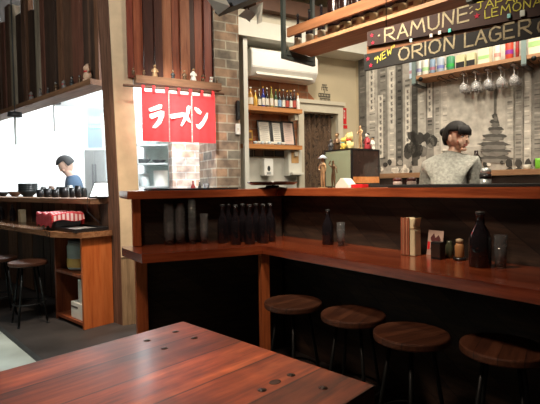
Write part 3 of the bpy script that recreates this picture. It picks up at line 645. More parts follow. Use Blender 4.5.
# ================================================================ RED CURTAIN
nr = thing('noren_curtain', 'red split cloth curtain with white ramen lettering hung on a rod', 'curtain', NO.w(0, 0), NO.a)
NN = -.16
r0 = NO.hit(123, 85, NN); r1 = NO.hit(224, 94, NN)
b = MB(); b.tube([(r0[0], NN, r0[1]), (r1[0], NN, r1[1])], .011, col('rod_wood', (.10, .05, .03), .6), 10); b.build('rod', nr)
def slab(px): # z of rod at s
    return r0[1] + (px - r0[0]) / (r1[0] - r0[0]) * (r1[1] - r0[1])
edges = [(141.8, 168.6), (169.6, 191.4), (192.3, 215.0)]
zbot = NO.hit(178, 142, NN)[1]
wave = lambda s: .006 * math.sin(s * 34) + .003 * math.sin(s * 71 + 1)
pan = []
for xa, xb in edges:
    sa_, _ = NO.hit(xa, 110, NN); sb_, _ = NO.hit(xb, 110, NN)
    f = lambda u, v, o=0: Vector((sa_ + (sb_ - sa_) * u, NN + wave(sa_ + (sb_ - sa_) * u) * v + o, (slab(sa_ + (sb_ - sa_) * u) - .035) * (1 - v) + zbot * v))
    b = MB(); b.grid(lambda u, v: f(u, v, 0), 24, 14, M['red'])
    pan.append(b.build('cloth_panel', nr))
for x in (143, 153.5, 166.5, 178.5, 190, 201.5, 212.5):
    s_, z_ = NO.hit(x, 88, NN); zz = slab(s_)
    b = MB(); b.b2(s_ - .012, s_ + .012, NN - .014, NN - .0115, zz - .045, zz + .012, M['red']); b.b2(s_ - .012, s_ + .012, NN + .0115, NN + .014, zz - .045, zz + .012, M['red']); b.b2(s_ - .012, s_ + .012, NN - .014, NN + .014, zz + .011, zz + .014, M['red']); b.build('hanging_loop', nr)
GL = [(0, [[(85, 178), (150, 152), (168, 155), (165, 178), (100, 197), (88, 192)], [(90, 212), (160, 190), (181, 195), (180, 225), (162, 270), (128, 301), (108, 296), (118, 278), (140, 250), (148, 224), (105, 242), (92, 234)]]),
      (1, [[(217, 215), (290, 202), (303, 212), (300, 228), (228, 243), (217, 232)], [(330, 160), (345, 163), (338, 205), (315, 255), (292, 290), (282, 282), (298, 245), (318, 200), (322, 168)], [(290, 200), (312, 206), (340, 240), (346, 266), (332, 260), (300, 230), (284, 212)]]),
      (2, [[(370, 168), (395, 178), (415, 200), (406, 215), (385, 206), (368, 184)], [(453, 205), (448, 240), (427, 280), (402, 308), (384, 296), (378, 274), (394, 277), (416, 254), (436, 220), (446, 204)]])]
for k, polys in GL:
    b = MB()
    for poly in polys: b.prism([NO.hit(135 + x / 6.21, 80 + y / 6.21, NN - .008) for x, y in poly], NN - .0125, NN - .004, M['clothwhite'], 'xz')
    b.build('lettering', pan[k]).__setitem__('label', 'white brushed katakana')

# ================================================================ SHELF WALL
def sh_rect(x0, y0, x1, y1, n):
    xm, ym = (x0 + x1) / 2, (y0 + y1) / 2; return SH.hit(x0, ym, n)[0], SH.hit(x1, ym, n)[0], SH.hit(xm, y1, n)[1], SH.hit(xm, y0, n)[1]
# air conditioner
s0, s1, z0, z1 = sh_rect(252, 48, 318, 76, -.22); z0 = SH.hit(285, 78, -.22)[1]; z1 = SH.hit(285, 51, -.22)[1]
ac = thing('air_conditioner', 'white wall mounted air conditioner above the bottle shelf', 'air conditioner', SH.w((s0 + s1) / 2, -.016, z0), SH.a)
w = s1 - s0; h = z1 - z0; b = MB()
b.prism([(0, .0), (0, h), (-.17, h), (-.205, h * .85), (-.205, h * .30), (-.14, 0)], -w / 2, w / 2, M['plastic'], 'yz', .006); b.build('casing', ac)
b = MB(); b.box((0, -.172, h * .13), (w * .86, .008, .07), M['white'], Matrix.Rotation(R(-42), 3, 'X'), .002); b.build('louvre', ac)
# shelves
shelves = []
for (y, n, lab) in ((106.5, -.20, 'upper timber wall shelf holding the row of bottles'), (144.0, -.20, 'lower timber wall shelf holding the framed certificates')):
    a0 = SH.hit(243, y, n)[0]; a1 = SH.hit(302.5, y + 2, n)[0]; z = SH.hit(272, y + .5, n)[1]
    t_ = thing('wall_shelf', lab, 'shelf', SH.w(0, 0, z), SH.a)
    b = MB(); b.b2(a0, a1, n, -.015, -.045, 0, M['shelfwood'], .003); b.build('shelf_board', t_)
    b = MB(); b.b2(a1 - .07, a1 - .03, -.16, -.016, -.11, -.046, M['ivory']); b.build('bracket', t_); shelves.append((z, a0, a1))
# white side board left of the shelves
b = MB(); a0 = SH.hit(240.5, 130, -.1)[0]; a1 = SH.hit(243.2, 130, -.1)[0]; b.b2(a0 - .02, a1 - .005, -.24, -.015, 0, zb - .01, M['white']); b.build('trim_9', None, SH.mat(), 'structure')
# white backsplash
s0, s1, z0, z1 = sh_rect(243, 158, 296, 190, -.02)
b = MB(); b.b2(s0, s1, -.03, -.0145, .9, z1, M['white']); b.build('wall_backsplash', None, SH.mat(), 'structure')
# jamb board right of the shelves
s0, s1, z0, z1 = sh_rect(296.5, 114, 302, 190, -.05)
# bottles on the upper shelf
def bottle(r, h, m, lm=None, cm=None, neck=.32, parts=True, name='bottle', lab='', cat='bottle', group=None, loc=(0, 0, 0), seg=16, lz=(.12, .46)):
    t = thing(name, lab, cat, loc, random.uniform(-.4, .4), group); nr_ = r * neck
    b = MB(); b.lathe([(r * .9, 0), (r, .006), (r, h * .56), (r * .8, h * .64), (nr_, h * .74), (nr_, h * .94), (.0001, h * .945)], m, seg=seg); b.build('glass_body', t)
    if cm: b = MB(); b.lathe([(nr_ * 1.25, h * .92), (nr_ * 1.25, h), (.0001, h)], cm, seg=10); b.build('cap', t)
    if lm: b = MB(); b.lathe([(r * 1.015, h * lz[0]), (r * 1.015, h * lz[1])], lm, seg=seg, cap=False); b.build('paper_label', t)
    return t
z, a0, a1 = shelves[0]
BT = [(245, .027, .26, 'olive_glass', 'paper', 'pale yellow-green bottle with white label at the upper shelf left end'), (250.6, .027, .25, 'amber', 'paper', 'amber bottle with white label, second from left on upper shelf'),
      (255.3, .022, .21, 'gold', None, 'squat golden bottle left of the dark bottles on upper shelf'), (259.3, .0195, .23, 'darkbottle', 'paper', 'dark bottle with white label immediately left of the cobalt blue bottle'),
      (263.2, .0195, .27, 'cobalt', 'paper', 'cobalt blue bottle on the upper wall shelf'), (267, .0195, .26, 'darkbottle', 'paper', 'dark bottle with large white label right of the cobalt blue bottle'),
      (271.4, .0195, .28, 'olive_glass', 'paper', 'olive green bottle, tallest in the middle of the upper shelf'), (275.8, .0195, .25, 'greenb', 'paper', 'dark green bottle right of the tallest olive bottle'),
      (279.6, .0195, .25, 'darkbottle', 'blue_label', 'dark bottle with blue and white label on upper shelf'), (283.4, .0195, .26, 'brownbottle', 'paper', 'brown bottle with white label, fourth from right among dark ones'),
      (287.2, .0195, .25, 'darkbottle', 'red_label', 'dark bottle with reddish label on upper shelf'), (290.8, .0195, .26, 'darkbottle', 'paper', 'dark bottle with white neck cap, second last of the dark bottles'),
      (294.3, .0195, .27, 'brownbottle', 'red_label', 'brown bottle with red label, last dark one on the right'), (298.0, .018, .22, 'plastic', None, 'white bottle at the right end of the upper shelf')]
col('olive_glass', (.25, .25, .06), .15); col('amber', (.5, .25, .05), .15); col('cobalt', (.01, .02, .25), .12); col('greenb', (.02, .07, .03), .15); col('blue_label', (.25, .4, .6), .6); col('red_label', (.45, .08, .06), .6)
for x, r, h, m, lm, lab in BT:
    s = SH.hit(x, 98, -.12)[0]; bottle(r, h * .80, M[m], M[lm] if lm else None, M['paper'] if random.random() < .5 else M['gold'], lab=lab, loc=SH.w(s, -.12, z + .001), group='bottles on the upper wall shelf')
# framed certificates on lower shelf
z, a0, a1 = shelves[1]
for k, (x0, x1, y0) in enumerate([(257.5, 270.5, 120), (271, 281.5, 121), (281.8, 294, 121)]):
    s0 = SH.hit(x0, 130, -.06)[0]; s1 = SH.hit(x1, 130, -.06)[0]; zt = SH.hit((x0 + x1) / 2, y0, -.06)[1]
    lab = ['leftmost of three black framed certificates on the lower shelf', 'middle black framed certificate on the lower shelf', 'rightmost black framed certificate, with pinkish paper'][k]
    t_ = thing('framed_certificate', lab, 'picture frame', SH.w((s0 + s1) / 2, -.09, z + .001), SH.a, 'framed certificates'); w = s1 - s0; h = zt - z; Xr = Matrix.Rotation(R(-10), 3, 'X')
    T = Matrix.Rotation(R(-10), 4, 'X')
    b = MB(); 
    for q in ((-w / 2 + .008, 0), (w / 2 - .008, 0)): b.box((q[0], 0, h / 2), (.016, .014, h), M['black'])
    for q in (.008, h - .008): b.box((0, 0, q), (w, .014, .016), M['black'])
    o = b.build('frame', t_, T)
    b = MB(); b.box((0, .002, h / 2), (w - .03, .006, h - .03), [M['paper'], M['paper'], col('pink_paper', (.66, .52, .46), .8)][k])
    for q in range(9): b.box((random.uniform(-.004, .004), -.0018, h * .85 - q * h * .08), (w * random.uniform(.45, .68), .001, .004), col('print_grey', (.25, .24, .24)))
    b.build('document', t_, T)
for k, x in enumerate((255, 258.5, 262, 265.5, 269, 272, 279, 283)):
    s = SH.hit(x, 141, -.16)[0]; b = MB(); b.lathe([(.018, 0), (.022, .03), (.020, .03), (.016, .004), (.0001, .004)], M['paper'] if k % 2 else col('pale_blue_ceramic', (.5, .6, .65)), seg=12)
    tag(b.build('sake_cup', None, Matrix.Translation(SH.w(s, -.165, z + .001))), 'tiny %s sake cup on the lower shelf, %s from the left' % ('white' if k % 2 else 'pale blue', ['first', 'second', 'third', 'fourth', 'fifth', 'sixth', 'seventh', 'eighth'][k]), 'cup', 'tiny sake cups')
def wall_item(name, x0, y0, x1, y1, n, dep, m, lab, cat, bev=.003, fr=SH):
    s0, s1 = fr.hit(x0, (y0 + y1) / 2, n)[0], fr.hit(x1, (y0 + y1) / 2, n)[0]; z0 = fr.hit((x0 + x1) / 2, y1, n)[1]; z1 = fr.hit((x0 + x1) / 2, y0, n)[1]
    t = thing(name, lab, cat, fr.w((s0 + s1) / 2, n, z0), fr.a); b = MB(); b.b2(-(s1 - s0) / 2, (s1 - s0) / 2, -dep, 0, 0, z1 - z0, m, bev); b.build('body', t); return t, s1 - s0, z1 - z0
t_, w, h = wall_item('brass_plate', 247, 130.5, 252, 140.5, -.0145, .014, M['gold'], 'small brass framed plate on the brick above the lower shelf', 'plate')
b = MB(); b.b2(-w * .3, w * .3, -.017, -.0142, h * .2, h * .8, col('plate_brown', (.2, .1, .05))); b.build('inset', t_)
for k in range(4):
    x0 = 243.8 + k * 10.2
    t_, w, h = wall_item('photo_print', x0, 149, x0 + 9.4, 156.5, -.0148, .004, M['black'], 'dark photo print in the strip below the lower shelf, %s from the left' % ['first', 'second', 'third', 'fourth'][k], 'photo', 0.0); t_['group'] = 'photo prints under the shelf'
    b = MB(); b.b2(-w * .42, w * .42, -.0052, -.0041, h * .1, h * .9, col(['photo_grey', 'photo_brown', 'photo_dim', 'photo_blue'][k], [(.16, .14, .12), (.2, .12, .08), (.08, .07, .06), (.1, .12, .14)][k])); b.build('picture', t_)
t_, w, h = wall_item('soap_dispenser', 260, 159, 269, 176, -.031, .10, M['plastic'], 'white soap dispenser with grey window on the white backsplash', 'soap dispenser', .012)
b = MB(); b.ball((0, -.1, h * .42), (w * .16, .006, h * .16), M['darkgreymetal'], 12); b.b2(-w * .22, w * .22, -.103, -.098, h * .1, h * .22, M['steel']); b.build('push_lever', t_)
t_, w, h = wall_item('towel_dispenser', 284, 150, 297, 176, -.031, .10, M['white'], 'white paper towel dispenser with orange notice beside the doorway', 'towel dispenser', .006)
b = MB(); b.b2(-w * .3, w * .25, -.104, -.1005, h * .48, h * .9, col('notice_orange', (.5, .3, .12))); b.build('notice', t_)
b = MB(); b.b2(-w * .42, w * .42, -.16, -.101, h * .04, h * .12, M['paper']); b.build('paper_towel', t_)
# on the brick pier
t_, w, h = wall_item('light_switch', 235.2, 124, 239.5, 134.5, -.061, .02, M['plastic'], 'white light switch on the grey brick pier', 'light switch', .002, NO)
b = MB(); b.b2(-w * .2, w * .2, -.023, -.0203, h * .4, h * .6, M['paper']); b.build('rocker', t_)
t_, w, h = wall_item('wall_phone', 235.8, 101, 238.8, 120, -.061, .03, M['black'], 'slim black handset mounted on the brick pier above the switch', 'handset', .004, NO)
b = MB(); b.b2(-w * .3, w * .3, -.033, -.0302, h * .2, h * .4, M['darkgreymetal']); b.build('keypad', t_)
# doorway curtain
s0 = sd0 + .01; s1 = sd1 - .01
mcur, nt, p = nodes('mottled_brown_cloth'); setp(p, .9); f = noise(nt, coords(nt, (3, 3, 1)), 9, 6, 1.5); r_ = ramp(nt, [(.35, (.03, .018, .01)), (.5, (.16, .10, .06)), (.62, (.05, .03, .02)), (.75, (.3, .22, .15))]); nt.links.new(f, r_.inputs[0]); nt.links.new(r_.outputs[0], p.inputs['Base Color'])
b = MB(); b.grid(lambda u, v: Vector((s0 + (s1 - s0) * u, .06 + .02 * math.sin(u * 40), .02 + (zd - .022) * v)), 60, 2, mcur); b.grid(lambda u, v: Vector((s0 + (s1 - s0) * u, .064 + .02 * math.sin(u * 40), .02 + (zd - .022) * v)), 60, 2, mcur)
dc = thing('doorway_curtain', 'mottled brown curtain hanging in the cream framed doorway', 'curtain', SH.w(0, 0), SH.a); b.build('cloth', dc)
b = MB(); b.tube([(sd0, .062, zd - .03), (sd1, .062, zd - .03)], .008, M['darkgreymetal'], 8); b.build('rail', dc)
# poster lettering, fire sign
nt_ = MB(); dk = col('notice_ink', (.06, .055, .045), .8)
def wtext(b, x0, y0, x1, y1, rows):
    for (ya, yb, xa, xb, n_) in rows:
        for k in range(n_):
            xx = xa + (xb - xa) * k / n_; xe = xa + (xb - xa) * (k + .72) / n_
            sA = SH.hit(xx, ya, 0)[0]; sB = SH.hit(xe, ya, 0)[0]; zA = SH.hit((xa + xb) / 2, yb, 0)[1]; zB = SH.hit((xa + xb) / 2, ya, 0)[1]
            th = (sB - sA) * .3
            b.b2(sA, sA + th, -.004, 0, zA, zB, dk); b.b2(sA, sB, -.004, 0, zB - (zB - zA) * .25, zB, dk)
            if k % 2: b.b2(sA, sB, -.004, 0, zA, zA + (zB - zA) * .25, dk)
wtext(nt_, 0, 0, 0, 0, [(84.5, 86.3, 322, 327, 5), (87, 90.5, 321.5, 328, 4), (91.5, 93.2, 324, 325.2, 1)])
for (ya, yb, xa, xb) in ((93.5, 97.3, 318.5, 330), (98.2, 101.8, 320, 330)):
    sA = SH.hit(xa, ya, 0)[0]; sB = SH.hit(xb, ya, 0)[0]; zA = SH.hit((xa + xb) / 2, yb, 0)[1]; zB = SH.hit((xa + xb) / 2, ya, 0)[1]
    nt_.b2(sA, sB, -.004, 0, zA, zB, dk)
    for k in range(7): q = sA + (sB - sA) * (k + .25) / 7.3; nt_.b2(q, q + (sB - sA) * .05, -.005, -.0041, zA + (zB - zA) * .25, zB - (zB - zA) * .25, M['plaster'])
tag(nt_.build('wall_notice', None, SH.mat() @ Matrix.Translation((0, -.0005, 0))), 'small dark stencilled notice on the cream wall above the doorway', 'notice')
t_, w, h = wall_item('fire_sign', 341.8, 108, 346.2, 124, -.001, .006, M['signred'], 'red fire extinguisher sign on the cream wall beside the doorway', 'sign', 0.0)
b = MB(); b.b2(-w * .14, w * .14, -.009, -.0061, h * .35, h * .85, M['paper']); b.b2(-w * .08, w * .08, -.0095, -.0091, h * .4, h * .75, M['signred']); b.build('emblem', t_)
t_, w, h = wall_item('fire_sign', 341.2, 125.2, 347, 128.5, -.001, .006, M['signred'], 'small square red sign directly below the tall red sign', 'sign', 0.0)

# ================================================================ HANGING SHELF
zs = HG.hit(291, 50, 0)[1]
hs = thing('hanging_shelf', 'timber bottle shelf hung from the ceiling over the bar', 'shelf', HG.w(0, 0, zs), HG.a)
b = MB(); b.b2(.0, 2.6, 0, .23, 0, .022, M['hangboard'], .002); b.build('shelf_board', hs)
b = MB(); b.b2(.0, 2.6, -.02, -.001, .085, .145, M['hangwood'], .002); b.build('front_rail', hs)
b = MB(); b.b2(.0, 2.6, .231, .25, .085, .145, M['hangwood'], .002); b.build('back_rail', hs)
for s_ in (-.03, 1.2):
    t_ = MB()
    t_.b2(s_, s_ + .025, -.046, -.021, -.03, 3.62 - zs - .001, M['hangermetal']); t_.b2(s_, s_ + .025, .251, .276, -.03, 3.62 - zs - .001, M['hangermetal']); t_.b2(s_, s_ + .025, -.046, .276, -.055, -.03, M['hangermetal'])
    t_.b2(s_, s_ + .03, -.02, .25, -.03, -.001, M['hangermetal']); t_.build('hanger_frame', hs)
ordn = ['first', 'second', 'third', 'fourth', 'fifth', 'sixth', 'seventh', 'eighth', 'ninth', 'tenth', 'eleventh', 'twelfth', 'thirteenth', 'fourteenth', 'fifteenth', 'sixteenth', 'seventeenth', 'eighteenth']
for k, x in enumerate((300, 311.5, 323.5)):
    s = HG.hit(x, 35, .10)[0]
    bottle(.026, .235, M['darkbottle'], col('white_label', (.6, .55, .45), .7), M['black'], lab='short dark bottle, %s from the left end of hanging shelf' % ordn[k], loc=HG.w(s, .08, zs + .0225), group='short bottles on the hanging shelf', lz=(.06, .30))
s = HG.hit(333.5, 30, .08)[0]; k = 0
while s < 2.2 and k < 16:
    t_ = bottle(.044, .40, M['brownbottle'], col('cream_label', (.50, .40, .26), .7), M['black'], lab='tall dark sake bottle with cream label, %s from the left on hanging shelf' % ordn[k], loc=HG.w(s, .09, zs + .0225), group='tall sake bottles on the hanging shelf', seg=20, lz=(.03, .17))
    b = MB(); b.b2(-.014, .014, -.0472, -.0452, .03, .05, col('label_mark', (.2, .08, .05))); b.build('label_mark', t_); t_.rotation_euler.z = HG.a
    s += .092; k += 1

# ================================================================ CHALK SIGNS
GLY = {'R': [[(0, 0), (0, 1), (.5, .95), (.55, .7), (.45, .52), (0, .48)], [(.2, .48), (.6, 0)]], 'A': [[(0, 0), (.3, 1), (.6, 0)], [(.12, .36), (.5, .36)]], 'M': [[(0, 0), (.1, 1), (.38, .35), (.66, 1), (.78, 0)]],
       'U': [[(0, 1), (.02, .2), (.2, 0), (.42, .05), (.55, .25), (.56, 1)]], 'N': [[(0, 0), (.04, 1), (.5, .05), (.56, 1)]], 'E': [[(.5, 1), (0, 1), (0, 0), (.52, 0)], [(0, .52), (.42, .52)]],
       'O': [[(.3, 1), (.08, .85), (0, .5), (.08, .12), (.3, 0), (.55, .12), (.64, .5), (.55, .86), (.3, 1)]], 'I': [[(0, 0), (0, 1)]], 'L': [[(0, 1), (0, 0), (.45, 0)]], 'G': [[(.55, .85), (.3, 1), (.06, .8), (0, .4), (.1, .08), (.35, 0), (.58, .15), (.58, .45), (.35, .45)]],
       'J': [[(.1, 1), (.55, 1)], [(.38, 1), (.38, .2), (.2, 0), (0, .15)]], 'P': [[(0, 0), (0, 1), (.45, .95), (.5, .7), (.4, .5), (0, .48)]], 'S': [[(.5, .88), (.25, 1), (.04, .8), (.2, .55), (.45, .4), (.5, .18), (.25, 0), (0, .12)]],
       'W': [[(0, 1), (.15, 0), (.32, .65), (.5, 0), (.65, 1)]], 'D': [[(0, 0), (0, 1), (.4, .85), (.55, .5), (.4, .12), (0, 0)]], 'C': [[(.55, .85), (.3, 1), (.06, .8), (0, .4), (.1, .1), (.35, 0), (.58, .15)]], '"': [[(0, 1), (.02, .75)], [(.18, 1), (.2, .75)]], '(': [[(.2, 1.1), (0, .8), (0, .2), (.2, -.1)]]}
ADV = {'M': .98, 'I': .22, 'W': .85, 'O': .84, 'L': .6, '"': .38, ' ': .4, 'J': .75}
def write(b, txt, s0, z0, h, wx, n, m, th, slope=0.0):
    x = s0
    for c in txt:
        for st in GLY.get(c, []):
            for (a0, b0), (a1, b1) in zip(st, st[1:]):
                p = Vector((x + a0 * h * wx, z0 + b0 * h + (x + a0 * h * wx - s0) * slope)); q = Vector((x + a1 * h * wx, z0 + b1 * h + (x + a1 * h * wx - s0) * slope))
                d = q - p; L = d.length + th * .7; a = math.atan2(d.y, d.x)
                b.box(((p.x + q.x) / 2, n, (p.y + q.y) / 2), (L, .0016, th), m, Matrix.Rotation(-a, 3, 'Y'))
        x += ADV.get(c, .76) * h * wx
    return x
def star(b, cx, cz, r, n, m):
    b.prism([(cx + (r if k % 2 == 0 else r * .42) * math.sin(math.pi * k / 5), cz + (r if k % 2 == 0 else r * .42) * math.cos(math.pi * k / 5)) for k in range(10)], n - .001, n + .001, m, 'xz')
# boards hang in front of the shelf
E0 = HG.hit(364, 62, -.13); 
def sgn(x, y, n): return HG.hit(x, y, n)
BN = -.13
SG = Frame(HG.w(E0[0], BN).x, HG.w(E0[0], BN).y, .735, -.678)
def zz(x, y): return SG.hit(x, y, 0)
lo0, lo1 = zz(364, 71), zz(364, 54.5); hi0, hi1 = zz(540, 36), zz(540, 17.5)
LEN = 1.25
sgl = thing('chalk_sign', 'lower black chalkboard reading new orion lager hung above the woman', 'sign', SG.w(0, 0, 0), SG.a, None)
k0 = (hi0[1] - lo0[1]) / hi0[0]; k1 = (hi1[1] - lo1[1]) / hi1[0]
b = MB(); b.prism([(0, lo0[1]), (LEN, lo0[1] + k0 * LEN), (LEN, lo1[1] + k1 * LEN), (0, lo1[1])], 0, .014, M['chalkboard'], 'xz', .001); b.build('board', sgl)
hB = lo1[1] - lo0[1]
def wr(txt, xa, ya, xb, yb, m, th, fr=SG, par=None, name='lettering'):
    """baseline from (xa,ya) to (xb,yb) in the photo, cap height from third"""
    pass
def line(par, txt, xa, ybot, ytop, xb, yb2, m, th):
    p = zz(xa, ybot); q = zz(xb, yb2); t = zz(xa, ytop); h = t[1] - p[1]; wtot = sum(ADV.get(c, .76) for c in txt[:-1]) + .58
    wx = (q[0] - p[0]) / (wtot * h); b = MB(); write(b, txt, p[0], p[1], h, wx, -.0012, m, th, (q[1] - p[1]) / (q[0] - p[0])); return b.build('lettering', par)
line(sgl, 'ORION', 399, 61, 48.5, 455, 48.5, M['chalk'], .008)
line(sgl, 'LAGER', 465, 47, 33.5, 531, 33.5, M['chalk'], .008)
line(sgl, 'C', 538, 33, 21, 546, 31, M['chalk'], .0075)
line(sgl, '"NEW"', 375, 64.5, 58, 397, 50, M['chalkyellow'], .0045)
b = MB(); 
for x, y in ((368, 59), (371, 65.5)): p = zz(x, y); star(b, p[0], p[1], .013, -.0015, M['chalkred'])
b.build('red_star', sgl)
up0, up1 = zz(367, 46.5), zz(367, 32.0); vp0, vp1 = zz(540, 15.5), zz(540, -14)
sgu = thing('chalk_sign', 'upper dark chalkboard reading ramune japanese lemonade below the bottle shelf', 'sign', SG.w(0, 0, 0), SG.a, None)
k0 = (vp0[1] - up0[1]) / (vp0[0] - up0[0]); k1 = (vp1[1] - up1[1]) / (vp1[0] - up1[0]); e = LEN - up0[0]
b = MB(); b.prism([(up0[0], up0[1]), (LEN, up0[1] + k0 * e), (LEN, up1[1] + k1 * e), (up0[0], up1[1])], 0, .014, M['chalkboardred'], 'xz', .001); b.build('board', sgu)
line(sgu, 'RAMUNE', 385, 42, 29, 470, 20, M['chalk'], .008)
line(sgu, 'JAPANESE', 476, 10.5, 3, 560, -8, M['chalkyellow'], .0045)
line(sgu, 'LEMONADE', 485, 18.5, 10.5, 562, 0, M['chalkyellow'], .0045)
b = MB()
for x, y, r in ((372, 35.5, .012), (373, 43, .012), (477, 16, .014)): p = zz(x, y); star(b, p[0], p[1], r, -.0015, M['chalkred'])
b.build('red_star', sgu)
b = MB(); p = zz(379, 36); b.lathe([(.0075, 0), (.0001, .001)], M['chalk'], (p[0], -.0008, p[1]), 12, Matrix.Rotation(R(90), 3, 'X'))
p = zz(473, 8); 
for q in range(2): p = zz(471 + q * .5, 7.5 + q * 5); b.box((p[0], -.0012, p[1]), (.016, .0016, .005), M['chalk'], Matrix.Rotation(-.5, 3, 'Y'))
b.build('chalk_mark', sgu)
# batten joining the two boards with small clips
g0, g1 = zz(366, 52), zz(540, 18)
sb_ = (g1[1] - g0[1]) / (g1[0] - g0[0])
b = MB(); b.prism([(0.01, g0[1] - .03), (LEN, g0[1] - .03 + sb_ * LEN), (LEN, g0[1] + .04 + sb_ * LEN), (0.01, g0[1] + .04)], .0145, .035, M['hangwood'], 'xz')
for hx in (.12, 1.0):
    zt_ = 3.619; b.tube([(hx, .025, g0[1] + sb_ * hx), (hx, .025, zt_)], .0025, M['blackmetal'], 6)
tag(b.build('sign_batten', None, SG.mat()), 'thin timber batten between the two chalkboards carrying small clips', 'batten')
for k, (x, y, c, nm) in enumerate([(411.8, 40.8, (.45, .6, .62), 'pale blue'), (431.8, 36, (.85, .8, .7), 'white'), (440.5, 33, (.88, .82, .72), 'cream white'), (450.3, 31, (.1, .6, .5), 'teal'), (509.5, 16.5, (.25, .6, .6), 'turquoise'), (523, 13.8, (.6, .66, .6), 'large pale grey')]):
    p = zz(x, y); q = .009 if k < 5 else .013; b = MB(); b.box((p[0], -.006, p[1]), (q * 1.5, .010, q * 2), col('clip_%d' % k, c, .4), None, .002); b.b2(p[0] - .002, p[0] + .002, -.0005, .0135 - .014, p[1] - q, p[1], M['steel'])
    tag(b.build('clip', None, SG.mat()), '%s clip on the batten between the chalkboards' % nm, 'clip', 'sign clips')

# ================================================================ BACK SHELF WITH GLASSES
SN = -.26
b0 = MU.hit(414, 77.5, SN); b1 = MU.hit(540, 54.5, SN); zsh = (b0[1] + b1[1]) / 2
bs = thing('glass_shelf', 'pale timber shelf on the mural wall with wine glasses hanging below', 'shelf', MU.w(0, 0, 0), MU.a)
kk = 0
b = MB(); b.b2(b0[0], b1[0] + .5, SN, -.015, zsh - .02, zsh + .015, M['hangboard'], .002); b.build('shelf_board', bs)
for x in (414, 524):
    s = MU.hit(x, 60, SN)[0]; b = MB(); b.b2(s - .02, s + .02, SN - .012, SN - .001, zsh - .06, zsh + .42, col('hanger_teal', (.16, .22, .21), .4)); b.b2(s - .02, s + .02, SN - .012, -.02, zsh - .075, zsh - .06, M['darkgreymetal']); b.ball((s + .08, SN - .02, zsh - .03), .022, M['blackmetal'], 10); b.build('hanger', bs)
b = MB()
g0_ = MU.hit(463.5, 88, SN + .05)[0]; gd_ = (MU.hit(514, 88, SN + .05)[0] - g0_) / 4; s = g0_ - 2 * gd_
for k in range(9):
    for q in (-.025, .025): b.tube([(s + q, SN + .02, zsh - .049), (s + q, -.03, zsh - .049)], .003, M['blackmetal'], 5)
    b.tube([(s - .025, SN + .02, zsh - .045), (s, SN + .02, zsh - .022)], .003, M['blackmetal'], 5)
    b.tube([(s + .025, SN + .02, zsh - .045), (s, SN + .02, zsh - .022)], .003, M['blackmetal'], 5); s += gd_
b.build('glass_rack', bs)
def wine(lab, loc):
    t = thing('wine_glass', lab, 'wine glass', loc, 0, 'upside down wine glasses under the back shelf')
    b = MB(); b.lathe([(.032, -.001), (.033, -.004), (.004, -.008), (.0035, -.075), (.012, -.085), (.034, -.11), (.038, -.14), (.032, -.175), (.0305, -.175), (.036, -.14), (.032, -.112), (.010, -.089), (.0001, -.087)], M['sparkleglass'], seg=18, cap=False); b.build('bowl_and_stem', t); return t
wi = 0
for x in (463.5, 474.5, 487.5, 500.5, 514):
    for q, n in ((0, SN + .05), (1, SN + .15)):
        s = g0_ + gd_ * (wi // 2)
        wine('clear upside down wine glass, %s rack slot from the left, %s' % (ordn[wi // 2], ['front one', 'rear one'][q]), MU.w(s, n, zsh - .0405)); wi += 1
# goods on the back shelf
G = [(411.5, 6, 13, (.5, .6, .72), 'pale blue can, leftmost on the back shelf'), (417.5, 6, 14, (.72, .74, .70), 'white can right of the pale blue can'), (424, 7, 14, (.75, .73, .65), 'cream carton beside the white can on back shelf'), (431, 6, 12, (.2, .3, .42), 'blue can on the back shelf left of green tin'),
     (439, 8, 12, (.35, .42, .5), 'wide blue and white tin left of the green tin'), (449, 9, 11, (.05, .25, .12), 'green tin on the back shelf under the chalkboard'), (460, 9, 10, (.58, .55, .32), 'first yellow topped black box on the back shelf'), (470.5, 9, 10, (.60, .57, .36), 'second yellow topped black box on the back shelf'),
     (484, 12, 13, (.70, .66, .48), 'wide pale yellow carton on the back shelf'), (496, 7, 14, (.70, .66, .56), 'white bottle carton left of the red tin'), (508, 9, 15, (.50, .06, .03), 'red tin on the back shelf'), (536, 16, 20, (.75, .68, .5), 'large bright cream carton at the back shelf right end'), (516, 4, 16, (.3, .03, .03), 'slim dark red tin beside the red tin')]
for i, (x, w_, h_, c, lab) in enumerate(G):
    sA = MU.hit(x - w_ / 2 * .9, 65, SN + .06)[0]; sB = MU.hit(x + w_ / 2 * .9, 65, SN + .06)[0]; w = sB - sA; h = h_ / 450 * 4.3 + .04; m = col('goods_%d' % i, c, .5, var=.05)
    rnd_ = 'can' in lab.split() or 'tin' in lab; t_ = thing('tin' if rnd_ else 'carton', lab, 'tin' if rnd_ else 'box', MU.w((sA + sB) / 2, SN + .10, zsh + .016), MU.a, 'goods on the back shelf')
    b = MB()
    if rnd_: b.lathe([(w / 2 - .003, 0), (w / 2, .004), (w / 2, h - .006), (w / 2 - .004, h), (.0001, h)], m, seg=18)
    else: b.b2(-w / 2, w / 2, -w / 2, w / 2, 0, h, m, .002)
    b.build('body', t_)
    b = MB(); dark = M['black'] if 'yellow topped' in lab else col('goods_band_%d' % i, tuple(min(1, q * .45 + .25 * ((i + k) % 3 == 0)) for k, q in enumerate(c)), .5)
    z0_, z1_ = (.0, h * .5) if 'yellow topped' in lab else (h * .3, h * .5)
    if rnd_: b.lathe([(w / 2 + .001, z0_), (w / 2 + .001, z1_)], dark, seg=18, cap=False)
    else: b.b2(-w / 2 - .001, w / 2 + .001, -w / 2 - .0015, -w / 2 - .0002, z0_ + .001, z1_, dark)
    b.build('printed_band', t_)

